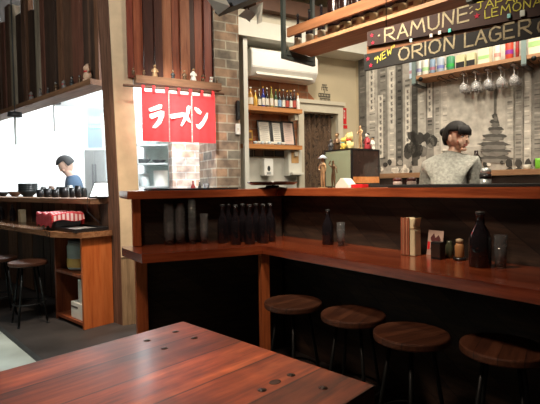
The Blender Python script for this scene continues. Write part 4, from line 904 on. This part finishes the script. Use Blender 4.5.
# ================================================================ BAR LEDGE ITEMS
def ledge_p(x, y, m=.048):
    p = onz(x, y, .8302); fr, lim = (BL, .42) if x < 262 else (BR, .46); a, n = fr.inv(p); n = min(n, lim - m); a = fr.hit(x, y, n)[0]
    return fr.w(a, n, .8302)
def stack(x, y, n, pos, step=.038, sc=1.0):
    p = ledge_p(x, y)
    for k in range(n):
        where = 'topmost' if k == n - 1 else ('bottom one' if k == 0 else ordn[k] + ' from the bottom')
        b = MB(); b.lathe([(r * sc, z) for r, z in TUM], M['glass'], seg=18); o = b.build('tumbler', None, Matrix.Translation((p.x, p.y, .8305 + k * step))); tag(o, 'clear glass tumbler, %s in %s' % (where, pos), 'glass', 'tumblers in ' + pos)
stack(169.5, 242.5, 5, 'the leftmost stack on the ledge', .04, 1.15); stack(180.5, 242.5, 5, 'the second stack from the left', .04, 1.1); stack(192.5, 243.5, 6, 'the tallest slim stack, third from left', .038, .85); stack(204.5, 243.5, 3, 'the short stack beside the black bottles', .045, .85)
stack(341, 246, 2, 'the stack beside the lone black bottle', .038, .80); stack(500.5, 268, 2, 'the stack beside the big black bottle', .038, .85)
def darkb(x, y, r, h, lab, group=None):
    p = ledge_p(x, y); t = thing('glass_bottle', lab, 'bottle', (p.x, p.y, .8305), 0, group)
    b = MB(); b.lathe([(r * .92, 0), (r, .006), (r, h * .50), (r * .82, h * .62), (r * .42, h * .76), (r * .36, h * .92), (r * .42, h * .93), (r * .42, h * .95), (.0001, h * .95)], M['darkbottle'], seg=24); b.build('glass_body', t)
    b = MB(); b.lathe([(r * .40, h * .951), (r * .42, h * .99), (.0001, h)], M['darkgreymetal'], seg=14); b.build('stopper', t)
DB = [(223, 243, 'front'), (229, 241, 'b'), (236, 244.5, 'c'), (243, 241.5, 'd'), (250, 244, 'e'), (256.5, 241, 'f'), (263.5, 243.0, 'g'), (270.5, 241, 'h')]
for k, (x, y, _) in enumerate(DB): darkb(x, y, .036, .255, 'glossy black bottle, %s from the left in the corner cluster' % ordn[k], 'black bottles in the bar corner')
darkb(328, 244.5, .036, .22, 'lone glossy black bottle midway along the right ledge'); darkb(480, 266.5, .047, .245, 'big glossy black bottle near the right end of the ledge')
p = ledge_p(411, 255); ch = pouch('chopstick_holder', 'cream paper pouch of wrapped chopsticks on the bar ledge', (p.x, p.y, .8305), BR.a, .20)
for k in range(5):
    b = MB(); b.b2(-.036 + k * .0105, -.028 + k * .0105, -.037, -.031, .004, .197 - .003 * (k % 2), col('wrapper_%s' % 'ab'[k % 2], [(.30, .085, .04), (.42, .17, .09)][k % 2], .7)); b.build('chopstick_wrapper', ch)
p = ledge_p(434, 254); mn = thing('menu_card', 'small drinks menu card with dark figure standing on the bar ledge', 'menu card', (p.x, p.y, .8305), BR.a - .15)
Xr = Matrix.Rotation(R(-8), 4, 'X')
b = MB(); b.b2(-.048, .048, -.002, .002, 0, .13, col('menu_paper', (.42, .30, .24), .6)); b.build('card', mn, Xr)
b = MB(); b.prism([(-.03, .09), (-.01, .115), (.0, .09), (.02, .108), (.035, .085), (.02, .06), (.028, .02), (.0, .05), (-.025, .03), (-.018, .065)], -.0035, -.0021, col('menu_ink', (.08, .02, .02), .6), 'xz'); b.b2(-.045, -.03, -.0035, -.0021, .03, .07, M['signred']); b.build('print', mn, Xr)
b = MB(); b.b2(-.03, .03, .03, .034, 0, .115, M['black']); b.build('stand', mn)
p = ledge_p(438, 259); b = MB(); b.b2(-.026, .026, -.022, .022, 0, .085, M['black'], .003); b.b2(-.024, .024, -.0235, -.0222, .01, .075, M['darkgloss']); tag(b.build('napkin_box', None, Matrix.Translation((p.x, p.y, .8305)) @ Matrix.Rotation(BR.a, 4, 'Z')), 'small black box in front of the menu card', 'box')
p = ledge_p(459.5, 260); sp = thing('spice_jar', 'small glass spice jar with orange filling beside big black bottle', 'jar', (p.x, p.y, .8305), 0)
b = MB(); b.lathe([(.019, .012), (.021, .016), (.021, .07), (.014, .082)], col('spice_orange', (.36, .17, .06), .6), seg=18); b.build('filling', sp)
b = MB(); b.lathe([(.016, .082), (.017, .10), (.0001, .104)], col('jar_lid_beige', (.45, .33, .2), .5), seg=16); b.build('lid', sp)
b = MB(); b.lathe([(.030, 0), (.030, .012), (.0001, .0121)], M['black'], seg=16); b.build('base', sp)
p = ledge_p(449.5, 258); b = MB(); b.lathe([(.017, 0), (.02, .004), (.02, .06), (.012, .075), (.012, .085), (.0001, .086)], col('olive_jar', (.05, .055, .03), .2), seg=16); tag(b.build('pepper_jar', None, Matrix.Translation((p.x, p.y, .8305))), 'dark olive pepper jar left of the orange spice jar', 'jar')

# ================================================================ BAR TOP ITEMS
ZT = 1.1805
b = MB(); sA = BL.hit(147, 186, .45)[0]; sB = BL.hit(235, 186, .45)[0]; b.b2(sA, sB, .38, .62, ZT, ZT + .012, M['mat'], .002); tag(b.build('bar_mat', None, BL.mat()), 'black rubber bar mat on the left bar top', 'bar mat')
def onbar(x, n): return BR.w(BR.hit(x, 186, n)[0], n, ZT)
sA = BR.hit(392, 186, .40)[0]; sM = BR.hit(505, 186, .40)[0]; b = MB(); b.b2(sA, RE - .1, .36, .62, ZT, ZT + .014, M['mat'], .002); tag(b.build('bar_mat', None, BR.mat()), 'long black rubber bar mat on the right bar top in front of the woman', 'bar mat')
sA = BR.hit(372, 186, .72)[0]; b = MB(); b.b2(sA, sA + .8, .70, .95, ZT, ZT + .016, M['mat'], .002); tag(b.build('bar_mat', None, BR.mat()), 'second black bar mat behind the long one beside glass cabinet', 'bar mat')
# round tray at the corner
p = onz(272.5, 186.5, 1.18); p = at(272.5, 185, 3.22)
ls = thing('round_tray', 'large black round tray on a low foot at the bar corner', 'tray', (p.x, p.y, ZT), 0)
b = MB(); b.lathe([(.10, 0), (.11, .006), (.05, .012), (.045, .024), (.0001, .025)], M['darkgloss'], seg=28); b.build('foot', ls)
b = MB(); b.lathe([(.0001, .025), (.15, .026), (.178, .040), (.182, .050), (.178, .050), (.150, .032), (.0001, .031)], M['darkgloss'], seg=40); b.build('dish', ls)
# glass cabinet
pc = BR.inv(at(352, 187, 3.12)); cx, cn = pc
cab = thing('display_cabinet', 'glass sided cabinet on the bar with figurines on top', 'cabinet', BR.w(cx, cn, ZT), BR.a)
L1 = .27; L2 = .30; H = 1.2 + 36.6 / 450 * 3.12 - ZT
if cn + L2 > 1.05: L2 = 1.05 - cn
b = MB(); b.b2(-L1, 0, 0, L2, 0, .012, M['black']); b.b2(-L1, 0, 0, L2, H - .01, H, M['black'])
for q in (-L1, -.012):
    for r_ in (0, L2 - .012): b.b2(q, q + .012, r_, r_ + .012, .012, H - .01, M['black'])
b.build('frame', cab)
b = MB(); b.b2(-L1 + .012, -.012, .002, .008, .012, H - .01, M['greenglass']); b.build('front_pane', cab).__setitem__('label', 'grey-green front pane')
b = MB(); b.b2(-.008, -.002, .012, L2 - .012, .012, H - .01, M['darkgloss']); b.build('side_pane', cab).__setitem__('label', 'dark glossy side pane')
b = MB(); b.b2(-.002, .004, .012, L2 - .012, .03, .075, M['shelfwood']); b.build('reflection_strip', cab)  # orange strip imitating a reflection low in the dark side pane
b = MB(); b.b2(-L1 + .002, -L1 + .008, .012, L2 - .012, .012, H - .01, M['greenglass']); b.b2(-L1 + .012, -.012, L2 - .008, L2 - .002, .012, H - .01, M['darkgloss']); b.build('rear_pane', cab)
ztop = ZT + H
# figurines
def skinmesh(name, pts, eds, rad, mats, sub=1, root=0, parent=None, X=None, extra=None):
    me = bpy.data.meshes.new(name + '_cage'); me.from_pydata([tuple(p) for p in pts], eds, [])
    o = bpy.data.objects.new(name + '_cage', me); COL.objects.link(o)
    sk = o.modifiers.new('skin', 'SKIN'); sk.use_smooth_shade = True; sk.branch_smoothing = .4
    if not me.skin_vertices: me.attributes  # layer is created with the modifier
    lay = me.skin_vertices[0].data if me.skin_vertices else None
    if lay is None: raise RuntimeError('no skin layer')
    for i, r_ in enumerate(rad):
        lay[i].radius = (r_, r_) if not isinstance(r_, tuple) else r_
        lay[i].use_root = (i == root)
    sb = o.modifiers.new('sub', 'SUBSURF'); sb.levels = sub; sb.render_levels = sub
    dg = bpy.context.evaluated_depsgraph_get(); dg.update(); ev = o.evaluated_get(dg); nm = bpy.data.meshes.new_from_object(ev)
    bpy.data.objects.remove(o); bpy.data.meshes.remove(me)
    b = MB(); i = b._mi(mats); vs = [b.bm.verts.new(v.co) for v in nm.vertices]
    for pl in nm.polygons:
        try: f = b.bm.faces.new([vs[k] for k in pl.vertices]); f.smooth = True; f.material_index = i
        except ValueError: pass
    bpy.data.meshes.remove(nm)
    if extra: extra(b)
    return b.build(name, parent, X)
def cat_figure(lab, loc, h, m, m2, rz=0, group=None):
    t = thing('cat_figurine', lab, 'figurine', loc, rz, group); k = h
    b = MB(); b.ball((0, 0, .27 * k), (.25 * k, .22 * k, .28 * k), m, 14); b.ball((0, -.03 * k, .66 * k), (.22 * k, .19 * k, .19 * k), m, 14)
    for s_ in (-1, 1): b.lathe([(.07 * k, 0), (.0001, .14 * k)], m, (s_ * .13 * k, -.02 * k, .79 * k), 8); b.ball((s_ * .12 * k, -.16 * k, .05 * k), .07 * k, m, 8)
    b.tube([(.18 * k, -.05 * k, .4 * k), (.26 * k, -.09 * k, .6 * k), (.24 * k, -.12 * k, .85 * k)], .055 * k, m, 8); b.build('body', t)
    b = MB(); b.lathe([(.17 * k, 0), (.185 * k, .03 * k), (.17 * k, .06 * k)], m2, (0, -.02 * k, .47 * k), 14); b.build('collar', t); return t
def doll(lab, loc, h, m, m2, m3=None, rz=0, group=None, nm='figurine'):
    t = thing(nm, lab, 'figurine', loc, rz, group); k = h
    b = MB(); b.lathe([(.20 * k, 0), (.22 * k, .04 * k), (.17 * k, .35 * k), (.19 * k, .55 * k), (.08 * k, .70 * k), (.06 * k, .74 * k)], m, seg=14)
    for s_ in (-1, 1): b.tube([(s_ * .17 * k, 0, .58 * k), (s_ * .24 * k, -.06 * k, .42 * k), (s_ * .1 * k, -.18 * k, .36 * k)], .045 * k, m, 7)
    b.build('robe', t)
    b = MB(); b.ball((0, -.01 * k, .84 * k), (.11 * k, .11 * k, .13 * k), m2, 12); b.build('head', t)
    b = MB(); b.ball((0, .02 * k, .89 * k), (.125 * k, .12 * k, .11 * k), m3 or M['hair'], 12); b.build('hair', t); return t
def human_fig(name, lab, loc, h, m, pose, rz=0, hat=None):
    t = thing(name, lab, 'statuette', loc, rz); k = h
    P = [(0, 0, .50), (.01, 0, .62), (0, 0, .76), (0, 0, .83), (0, -.01, .90), (0, -.01, .97), (-.05, 0, .45), (-.06, .0, .25), (-.05, 0, .03), (.05, 0, .45), (.07, -.03, .25), (.05, .02, .03)] + pose
    E = [(0, 1), (1, 2), (2, 3), (3, 4), (4, 5), (0, 6), (6, 7), (7, 8), (0, 9), (9, 10), (10, 11), (2, 12), (12, 13), (13, 14), (2, 15), (15, 16), (16, 17)]
    Rr = [.075, .055, .07, .03, .05, .04, .05, .035, .022, .05, .035, .022, .035, .025, .018, .035, .025, .018]
    skinmesh('figure', [Vector(p) * k for p in P], E, [r_ * k for r_ in Rr], m, 1, 0, t)
    b = MB(); b.lathe([(.15 * k, 0), (.15 * k, .03 * k), (.12 * k, .035 * k), (.0001, .036 * k)], m, seg=16); b.build('base', t)
    if hat: b = MB(); b.lathe([(.16 * k, .93 * k), (.06 * k, 1.02 * k), (.0001, 1.05 * k)], hat, seg=16); b.build('hat', t)
    return t
p = onbar(323, .50)
human_fig('statuette', 'pale bronze statuette with a blue-white hat on the bar top', p, .215, M['palebronze'], [(-.10, 0, .74), (-.16, -.02, .62), (-.06, -.05, .55), (.10, 0, .74), (.15, -.02, .60), (.10, -.04, .48)], BR.a, col('pale_blue_hat', (.55, .65, .72), .5))
p = onbar(333.5, .52)
human_fig('statuette', 'dark bronze dancing statuette in front of the glass cabinet', p, .19, M['bronze'], [(-.10, 0, .74), (-.18, -.02, .84), (-.12, -.02, .96), (.10, 0, .74), (.18, -.02, .64), (.20, -.02, .50)], BR.a)
p = onbar(346, .55); b = MB(); w = .062; b.prism([(-w, 0), (w, 0), (w * .9, .018), (.012, .062), (-.012, .064), (-w * .9, .02)], -.04, .04, M['paper'], 'xz', .002); tag(b.build('folded_napkins', None, Matrix.Translation(p) @ Matrix.Rotation(BR.a, 4, 'Z')), 'folded white napkins forming a small tent on the bar top', 'napkins')
p = onbar(359, .50); b = MB(); b.b2(-.04, .05, -.03, .03, 0, .022, M['signred'], .004); tag(b.build('red_packet', None, Matrix.Translation(p) @ Matrix.Rotation(BR.a, 4, 'Z')), 'small red packet beside the folded napkins', 'packet')
# on top of the cabinet
grey = col('dark_grey_resin', (.06, .06, .065), .4); yel = col('yellow_paint', (.62, .45, .08), .5)
def ontop(x, n): return BR.w(min(max(BR.hit(x, 148, cn + n)[0], cx - L1 + .02), cx - .01), cn + n, ztop + .001)
doll('small dark grey figurine at the cabinet top left end', ontop(326, .05), .085, grey, grey, grey, BR.a, 'cabinet figurines')
doll('dark grey hunched figurine with pale head, second from cabinet left', ontop(331, .10), .09, grey, M['palebronze'], grey, BR.a, 'cabinet figurines')
doll('bronze coloured figurine left of the golden cat', ontop(337, .06), .13, M['bronze'], M['palebronze'], M['bronze'], BR.a, 'cabinet figurines')
cat_figure('golden lucky cat figurine on the glass cabinet', ontop(343.8, .06), .10, yel, col('teal_paint', (.1, .35, .4)), BR.a, 'cabinet figurines')
cat_figure('pale yellow figurine with raised paw behind the golden cat', ontop(349.5, .15), .15, col('pale_yellow', (.65, .55, .25)), M['signred'], BR.a, 'cabinet figurines')
p = BR.w(cx - .025, cn + .12, ztop + .001); human_fig('statuette', 'tall pale wooden statuette standing on the glass cabinet', p, .17, M['palebronze'], [(-.10, 0, .74), (-.12, -.06, .62), (-.03, -.12, .62), (.10, 0, .74), (.12, -.06, .62), (.04, -.12, .60)], BR.a)
doll('red and white robed figurine at the cabinet right end', BR.w(cx - .03, cn + .20, ztop + .001), .12, col('wine_red', (.3, .03, .04)), M['paper'], None, BR.a, 'cabinet figurines')
doll('small white figurine behind the red robed figurine on cabinet', BR.w(cx - .035, cn + .265, ztop + .001), .095, M['paper'], M['palebronze'], None, BR.a, 'cabinet figurines')
# figurines on the cladding lips
zz2 = zr + .046
LP = [(133.5, .055, 'd', 'bronze'), (144, .05, 'd', 'bronze'), (155, .10, 'h', 'palebronze'), (173, .07, 'd', 'darkgreymetal'), (184.5, .08, 'd', 'bronze'), (193.5, .105, 'd', 'paper'), (203, .065, 'c', 'bronze'), (211, .055, 'c', 'paper'), (217, .04, 'd', 'bronze')]
names = ['tiny brown figurine nearest the pillar above the curtain', 'tiny bronze figurine, second from the pillar above the curtain', 'slim tall pale figurine above the curtain left half', 'dark figurine above the curtain middle', 'bronze figurine left of the white robed one above the curtain', 'white robed figurine with dark hair above the curtain', 'brown cat figurine right of the white robed figurine', 'white cat figurine above the curtain right side', 'tiny brown figurine beside the brick pier above the curtain']
for (x, h, ty, m), lab in zip(LP, names):
    s = min(NO.hit(x, 82, -.09)[0], sE - .03); loc = NO.w(s, -.09, zz2)
    (cat_figure if ty == 'c' else doll)(lab, loc, h * 1.15, M[m], M['signred'] if ty == 'c' else M['palebronze'], rz=NO.a, group='figurines above the curtain')
LK = [(88, .17, 'c', 'cream_cat', 'large cream and red lucky cat figurine beside the pillar'), (80, .085, 'd', 'bronze', 'dark figurine immediately left of the large cream cat'), (72, .10, 'd', 'darkgreymetal', 'grey figurine, second left of the large cream cat'), (64, .10, 'c', 'greyc', 'grey cat figurine on the kitchen lip'),
      (56, .11, 'd', 'bronze', 'bronze figurine left of the grey cat on the kitchen lip'), (48, .08, 'd', 'darkgreymetal', 'small dark figurine in the middle of the kitchen lip'), (40, .10, 'd', 'greyc', 'pale grey figurine on the kitchen lip left part'), (31, .11, 'c', 'greyc', 'leftmost grey cat figurine on the kitchen lip')]
col('cream_cat', (.62, .42, .28), .5); col('greyc', (.22, .2, .18), .5)
for x, h, ty, m, lab in LK:
    s = KI.hit(x, 88, -.10)[0]; loc = KI.w(s, -.10, zlip + .031)
    (cat_figure if ty == 'c' else doll)(lab, loc, h, M[m], M['signred'] if ty == 'c' else M['greyc'], rz=KI.a, group='figurines on the kitchen lip')

# workspace side of the bar: shaker, pots; goods on the back counter
p = onbar(485.5, .80)
fk = thing('steel_shaker', 'steel shaker with a black middle band beside the woman', 'shaker', p, 0)
b = MB(); b.lathe([(.026, 0), (.029, .004), (.029, .042)], M['steel'], seg=20); b.lathe([(.029, .066), (.028, .088), (.018, .1), (.0001, .102)], M['steel'], seg=20); b.build('body', fk)
b = MB(); b.lathe([(.031, .042), (.031, .066)], M['black'], seg=20); b.build('grip_band', fk)
for x, lab in ((397.5, 'small dark brown pot with rounded lid on the bar top, left of two'), (411.5, 'small dark brown pot with rounded lid on the bar top, right of two')):
    t_ = thing('lidded_pot', lab, 'pot', onbar(x, .80), 0, 'lidded pots')
    b = MB(); b.lathe([(.02, 0), (.028, .01), (.030, .03), (.024, .04)], col('pot_white', (.45, .35, .3), .4), seg=16); b.build('body', t_)
    b = MB(); b.ball((0, 0, .045), (.030, .030, .018), col('pot_brown', (.07, .015, .012), .3), 14); b.build('lid', t_)
for x, r, h, m, lab, cat, nm in ((475, .045, .19, 'brownbottle', 'dark round bottle on the back counter behind the woman', 'bottle', 'bottle'), (526, .03, .04, 'paper', 'small white cup on the back counter towards the right', 'cup', 'cup'), (538, .03, .09, 'neon_green', 'bright green tub on the back counter at the right edge', 'tub', 'tub')):
    col('neon_green', (.2, .6, .05), .4)
    s_, _ = MU.hit(x, 172, -.25); b = MB(); b.lathe([(r * .8, 0), (r, .008), (r, h * .6), (r * .45 if cat == 'bottle' else r, h * .8), (r * .4 if cat == 'bottle' else r, h), (.0001, h)], M[m], seg=18)
    tag(b.build(nm, None, Matrix.Translation(MU.w(s_, -.22, zc + .001))), lab, cat)

# top left: paper sheets on a dark diagonal beam near the pier
bm_ = thing('ceiling_beam', 'dark slanting ceiling beam above the brick pier', 'beam', (0, 0, 0), 0)
A1 = at(216, 9, 3.75); B1 = at(285, -18, 3.55); d_ = B1 - A1
b = MB(); b.box(tuple((A1 + B1) / 2), (d_.length, .08, .10), M['black'], d_.to_track_quat('X', 'Z').to_matrix()); b.build('timber', bm_)
def sheet(pts, Y, lab):
    v = [at(x, y, Y + dy) for x, y, dy in pts]; c = sum(v, Vector()) / len(v); b = MB(); bb = b.bm; i_ = b._mi(M['paperdim'])
    A_ = [bb.verts.new(q - c) for q in v]; B_ = [bb.verts.new(q - c + Vector((0, .004, 0))) for q in v]
    bb.faces.new(A_); bb.faces.new(list(reversed(B_)))
    for k in range(len(v)): bb.faces.new((A_[k], B_[k], B_[(k + 1) % len(v)], A_[(k + 1) % len(v)]))
    tag(b.build('paper_sheet', None, Matrix.Translation(c)), lab, 'paper')
M['paperdim'] = plain('grey_paper', (.40, .38, .33), .9, var=.1)
sheet([(206, -2, 0), (224, -4, .05), (230, 6, .02), (218, 15, 0)], 3.55, 'tan paper sheet hanging like a diamond above the curtain wall')
sheet([(238, 16, 0), (247, 8, 0), (252, 14, .02), (250, 22, .03), (246, 19, .02)], 3.6, 'crumpled white paper left of two below the dark beam')
sheet([(249, 8, 0), (263, 2, .05), (262, 22, .05), (257, 24, 0), (256, 14, .02), (251, 20, .02)], 3.62, 'crumpled white paper right of two below the dark beam')

# ================================================================ PEOPLE
def ring_shell(b, c, rx, ry, rz, m, cut, seg=28, rot=None, fn=None):
    """part of an ellipsoid shell kept where cut(unit) is true"""
    t = bmesh.new(); bmesh.ops.create_uvsphere(t, u_segments=seg, v_segments=20, radius=1)
    dele = [f for f in t.faces if not cut(f.calc_center_median())]; bmesh.ops.delete(t, geom=dele, context='FACES')
    for v in t.verts:
        k = fn(v.co) if fn else 1; v.co = Vector((v.co.x * rx * k, v.co.y * ry * k, v.co.z * rz * k))
    bmesh.ops.recalc_face_normals(t, faces=list(t.faces)); bmesh.ops.solidify(t, geom=list(t.faces), thickness=-.010)
    b._merge(t, Matrix.Translation(c) @ (rot.to_4x4() if rot else Matrix.Identity(4)), m, True)
def person(label, loc, rz, J, head_c, head_rot, clothes, hair_fn, build=1.0):
    t = thing('person', label, 'person', loc, rz)
    V = Vector; pts = []; eds = []; rad = []
    def chain(ps, rs, start=None):
        last = start
        for p, r in zip(ps, rs):
            pts.append(V(p)); rad.append(r * build); i = len(pts) - 1
            if last is not None: eds.append((last, i))
            last = i
        return last
    pel = chain([J['pelvis']], [.135]); sp = chain([J['waist'], J['chest']], [.112, .115], pel); up = chain([V(J['upper']) - V((0, 0, .035))], [.070], sp)
    nk = chain([J['neck']], [.05], up); hd0 = chain([V(head_c) - V((0, 0, .075))], [.048], nk); chain([V(head_c) + V((0, 0, .01))], [.06], hd0)
    for s in 'LR':
        sh = chain([V(J['sh' + s]) - V((0, 0, .02))], [.045], up); chain([J['el' + s], J['wr' + s]], [.043, .028], sh)
        chain([J['kn' + s], J['an' + s], J['toe' + s]], [.062, .042, .035], chain([J['hip' + s]], [.085], pel))
    Hm = Matrix.Translation(head_c) @ head_rot.to_4x4() @ Matrix.Scale(.94, 4)
    def extra(b):
        def hb(c, r, m=M['skin'], seg=16, rot=None): 
            rr = (r, r, r) if isinstance(r, (int, float)) else r; q = bmesh.new(); bmesh.ops.create_uvsphere(q, u_segments=seg, v_segments=12, radius=1)
            for v in q.verts:
                v.co = Vector((v.co.x * rr[0], v.co.y * rr[1], v.co.z * rr[2]))
            b._merge(q, Hm @ Matrix.Translation(c) @ (rot.to_4x4() if rot else Matrix.Identity(4)), m, True)
        # head faces local +Y
        q = bmesh.new(); bmesh.ops.create_uvsphere(q, u_segments=28, v_segments=22, radius=1)
        for v in q.verts:
            x, y, z = v.co; w = 1 - .30 * max(0, -z) ** 1.3; yy = y * (.096 - (.014 * max(0, -z) if y < 0 else -.004 * max(0, -z)))
            v.co = Vector((x * .073 * w, yy + (.012 * max(0, -z)), z * (.112 if z < 0 else .105)))
        b._merge(q, Hm, M['skin'], True)
        hb((0, .098, -.022), (.011, .016, .012)); hb((0, .094, -.002), (.007, .012, .024)); hb((0, .074, -.092), (.026, .022, .016))
        hb((0, .094, -.056), (.022, .008, .0045), M['lips']); hb((0, .092, -.064), (.018, .008, .0055), M['lips'])
        for s in (-1, 1):
            hb((s * .029, .083, .004), (.014, .009, .007), M['eyewhite']); hb((s * .029, .0905, .004), (.006, .004, .006), M['hair']); hb((s * .030, .088, .026), (.018, .006, .003), M['hair'])
            hb((s * .074, -.002, -.012), (.010, .018, .030)); hb((s * .036, .070, -.035), (.022, .018, .022))
        # hands: palm and five bent fingers
        for s in 'LR':
            wr, el = V(J['wr' + s]), V(J['el' + s]); d = (wr - el).normalized(); side = d.cross(V((0, 0, 1))).normalized() * (1 if s == 'L' else -1); dn = side.cross(d).normalized()
            if dn.z > 0: dn = -dn
            pc_ = wr + d * .05; Rm = Matrix((side, d, -dn)).transposed(); q = bmesh.new(); bmesh.ops.create_uvsphere(q, u_segments=14, v_segments=10, radius=1)
            for v in q.verts: v.co = Vector((v.co.x * .040, v.co.y * .055, v.co.z * .017))
            b._merge(q, Matrix.Translation(pc_) @ Rm.to_4x4(), M['skin'], True)
            for k, L_ in enumerate((.068, .078, .073, .056)):
                o_ = pc_ + d * .042 + side * (.027 - k * .018); b.tube([o_, o_ + d * L_ * .5 + dn * .004, o_ + d * L_ * .82 + dn * .020, o_ + d * L_ * .95 + dn * .038], .0088, M['skin'], 8, .0062)
            o_ = pc_ + side * .030 - d * .02; b.tube([o_, o_ + side * .026 + d * .022, o_ + side * .034 + d * .048 + dn * .01], .011, M['skin'], 8, .008)
    skinmesh('body', pts, eds, rad, M['skin'], 2, 0, t, None, extra)
    # top: torso and sleeves following the body
    P = [V(J[k]) for k in ('pelvis', 'waist', 'chest', 'upper')]; P[0] = P[0] + V((0, 0, .02)); pts2 = P + [V(J['upper']).lerp(V(J['neck']), .95)]; E2 = [(0, 1), (1, 2), (2, 3), (3, 4)]; R2 = [.150, .137, .155, .140, .074]
    for s in 'LR':
        n = len(pts2); sh, el, wr = V(J['sh' + s]), V(J['el' + s]), V(J['wr' + s]); pts2 += [sh, sh.lerp(el, .5), el, wr.lerp(el, .12)]; E2 += [(3, n), (n, n + 1), (n + 1, n + 2), (n + 2, n + 3)]; R2 += [.092, .074, .062, .045]
    skinmesh(clothes[0], pts2, E2, [r * build for r in R2], clothes[1], 2, 0, t)
    pts3 = [V(J['pelvis'])]; E3 = []; R3 = [.148]
    for s in 'LR':
        n = len(pts3); h, k_, a = V(J['hip' + s]), V(J['kn' + s]), V(J['an' + s]); pts3 += [h, k_, a + V((0, 0, .04))]; E3 += [(0, n), (n, n + 1), (n + 1, n + 2)]; R3 += [.10, .078, .06]
    skinmesh('trousers', pts3, E3, [r * build for r in R3], M['darkcloth'], 2, 0, t)
    for s in 'LR':
        a = V(J['an' + s]); b = MB(); b.ball((a.x, a.y + .06, .045), (.05, .13, .043), M['black'], 14); b.build('shoe', t)
    hair_fn(t, Hm); return t
def standing(lean=0.0, side=0.0, reach=.3, drop=0.0):
    J = dict(pelvis=(0, 0, .93 + drop), waist=(side * .2, lean * .25, 1.06 + drop), chest=(side * .6, lean * .65, 1.19 + drop), upper=(side, lean, 1.31 + drop), neck=(side, lean + .02, 1.395 + drop))
    for s, k in (('L', -1), ('R', 1)):
        J['sh' + s] = (side + k * .155, lean, 1.325 + drop); J['el' + s] = (side + k * .19, lean + .08, 1.07 + drop); J['wr' + s] = (side + k * .14, lean + reach, 1.02 + drop)
        J['hip' + s] = (k * .09, 0, .88 + drop * .9); J['kn' + s] = (k * .10, .02, .48); J['an' + s] = (k * .10, -.01, .09); J['toe' + s] = (k * .11, .12, .035)
    return J
# woman in grey: her back to us, head turned to the right of the picture
WB = at(447, 184, 3.32); wloc = Vector((WB.x, WB.y, 0)); hc = at(456.5, 137.5, 3.32)
fwd = math.atan2(.80, .60); wrz = fwd - math.pi / 2
Jw = standing(.05, .0, .30, .03)
hl = Matrix.Rotation(-wrz, 3, 'Z') @ (hc - wloc); 
Jw['neck'] = (hl.x * .62, hl.y * .62 + .005, 1.425); Jw['upper'] = (hl.x * .35, hl.y * .35, 1.355); Jw['chest'] = (hl.x * .2, hl.y * .2, 1.20)
for s_, k in (('L', -1), ('R', 1)): Jw['sh' + s_] = (hl.x * .35 + k * .150, hl.y * .35, 1.335 + .012 * k); Jw['el' + s_] = (k * .185, .10, 1.09)
face = math.atan2(-.90, .43); hrot = Euler((R(-4), 0, face - math.pi / 2 - wrz), 'XYZ').to_matrix()
def hair_w(t, Hm):
    b = MB(); q = MB()
    def cut(c): return c.z > .34 or (c.y < -.05 and c.z > -.30 - .3 * (c.y < -.4))
    ring_shell(b, (0, -.006, .010), .079, .104, .112, M['hair'], cut)
    b.ball((0, -.128, .045), (.036, .032, .036), M['hair'], 16)
    # fringe
    for k in range(15):
        x = -.063 + k * .009; y0 = .102 * math.sqrt(max(.1, 1 - (x / .098) ** 2)); b.tube([(x * .8, y0 * .72, .088), (x, y0 - .002, .055), (x * 1.02, y0 + .0, .018 + .004 * math.sin(k * 2.3))], .0095, M['hair'], 7, .006)
    o = b.build('hair', t, Hm)
person('woman with black bun and fringe in a grey marl sweater, back turned, looking right', wloc, wrz, Jw, tuple(hl), hrot, ('sweater', M['sweater']), hair_w, .98)
HEADK = 1.0
# cook in the kitchen, head bowed to the left
CB = at(77, 195, 5.75); cloc = Vector((CB.x, CB.y, 0)); hc = at(66, 165, 5.70)
crz = math.atan2(-.45, -.90) - math.pi / 2
Jc = standing(.05, .0, .30, .02); hl = Matrix.Rotation(-crz, 3, 'Z') @ (hc - cloc)
Jc['neck'] = (hl.x * .55, hl.y * .55, hl.z - .13); Jc['upper'] = (hl.x * .3, hl.y * .3, hl.z - .22); Jc['chest'] = (hl.x * .15, hl.y * .15, hl.z - .34); Jc['waist'] = (0, 0, hl.z - .48); Jc['pelvis'] = (0, 0, .90)
for s_, k in (('L', -1), ('R', 1)): Jc['sh' + s_] = (hl.x * .3 + k * .165, hl.y * .3, hl.z - .22); Jc['el' + s_] = (k * .24, .06, hl.z - .46); Jc['wr' + s_] = (k * .12, .17, hl.z - .42)
hrot = Euler((R(-38), 0, 0), 'XYZ').to_matrix()
def hair_c(t, Hm):
    b = MB(); ring_shell(b, (0, -.004, .010), .084, .108, .118, M['hair'], lambda c: c.z > .42 or (c.y < .1 and c.z > -.25)); b.build('hair', t, Hm)
cook = person('cook with short dark hair in a blue shirt, head bowed over the pass', cloc, crz, Jc, tuple(hl), hrot, ('shirt', M['blueshirt']), hair_c, 1.0)
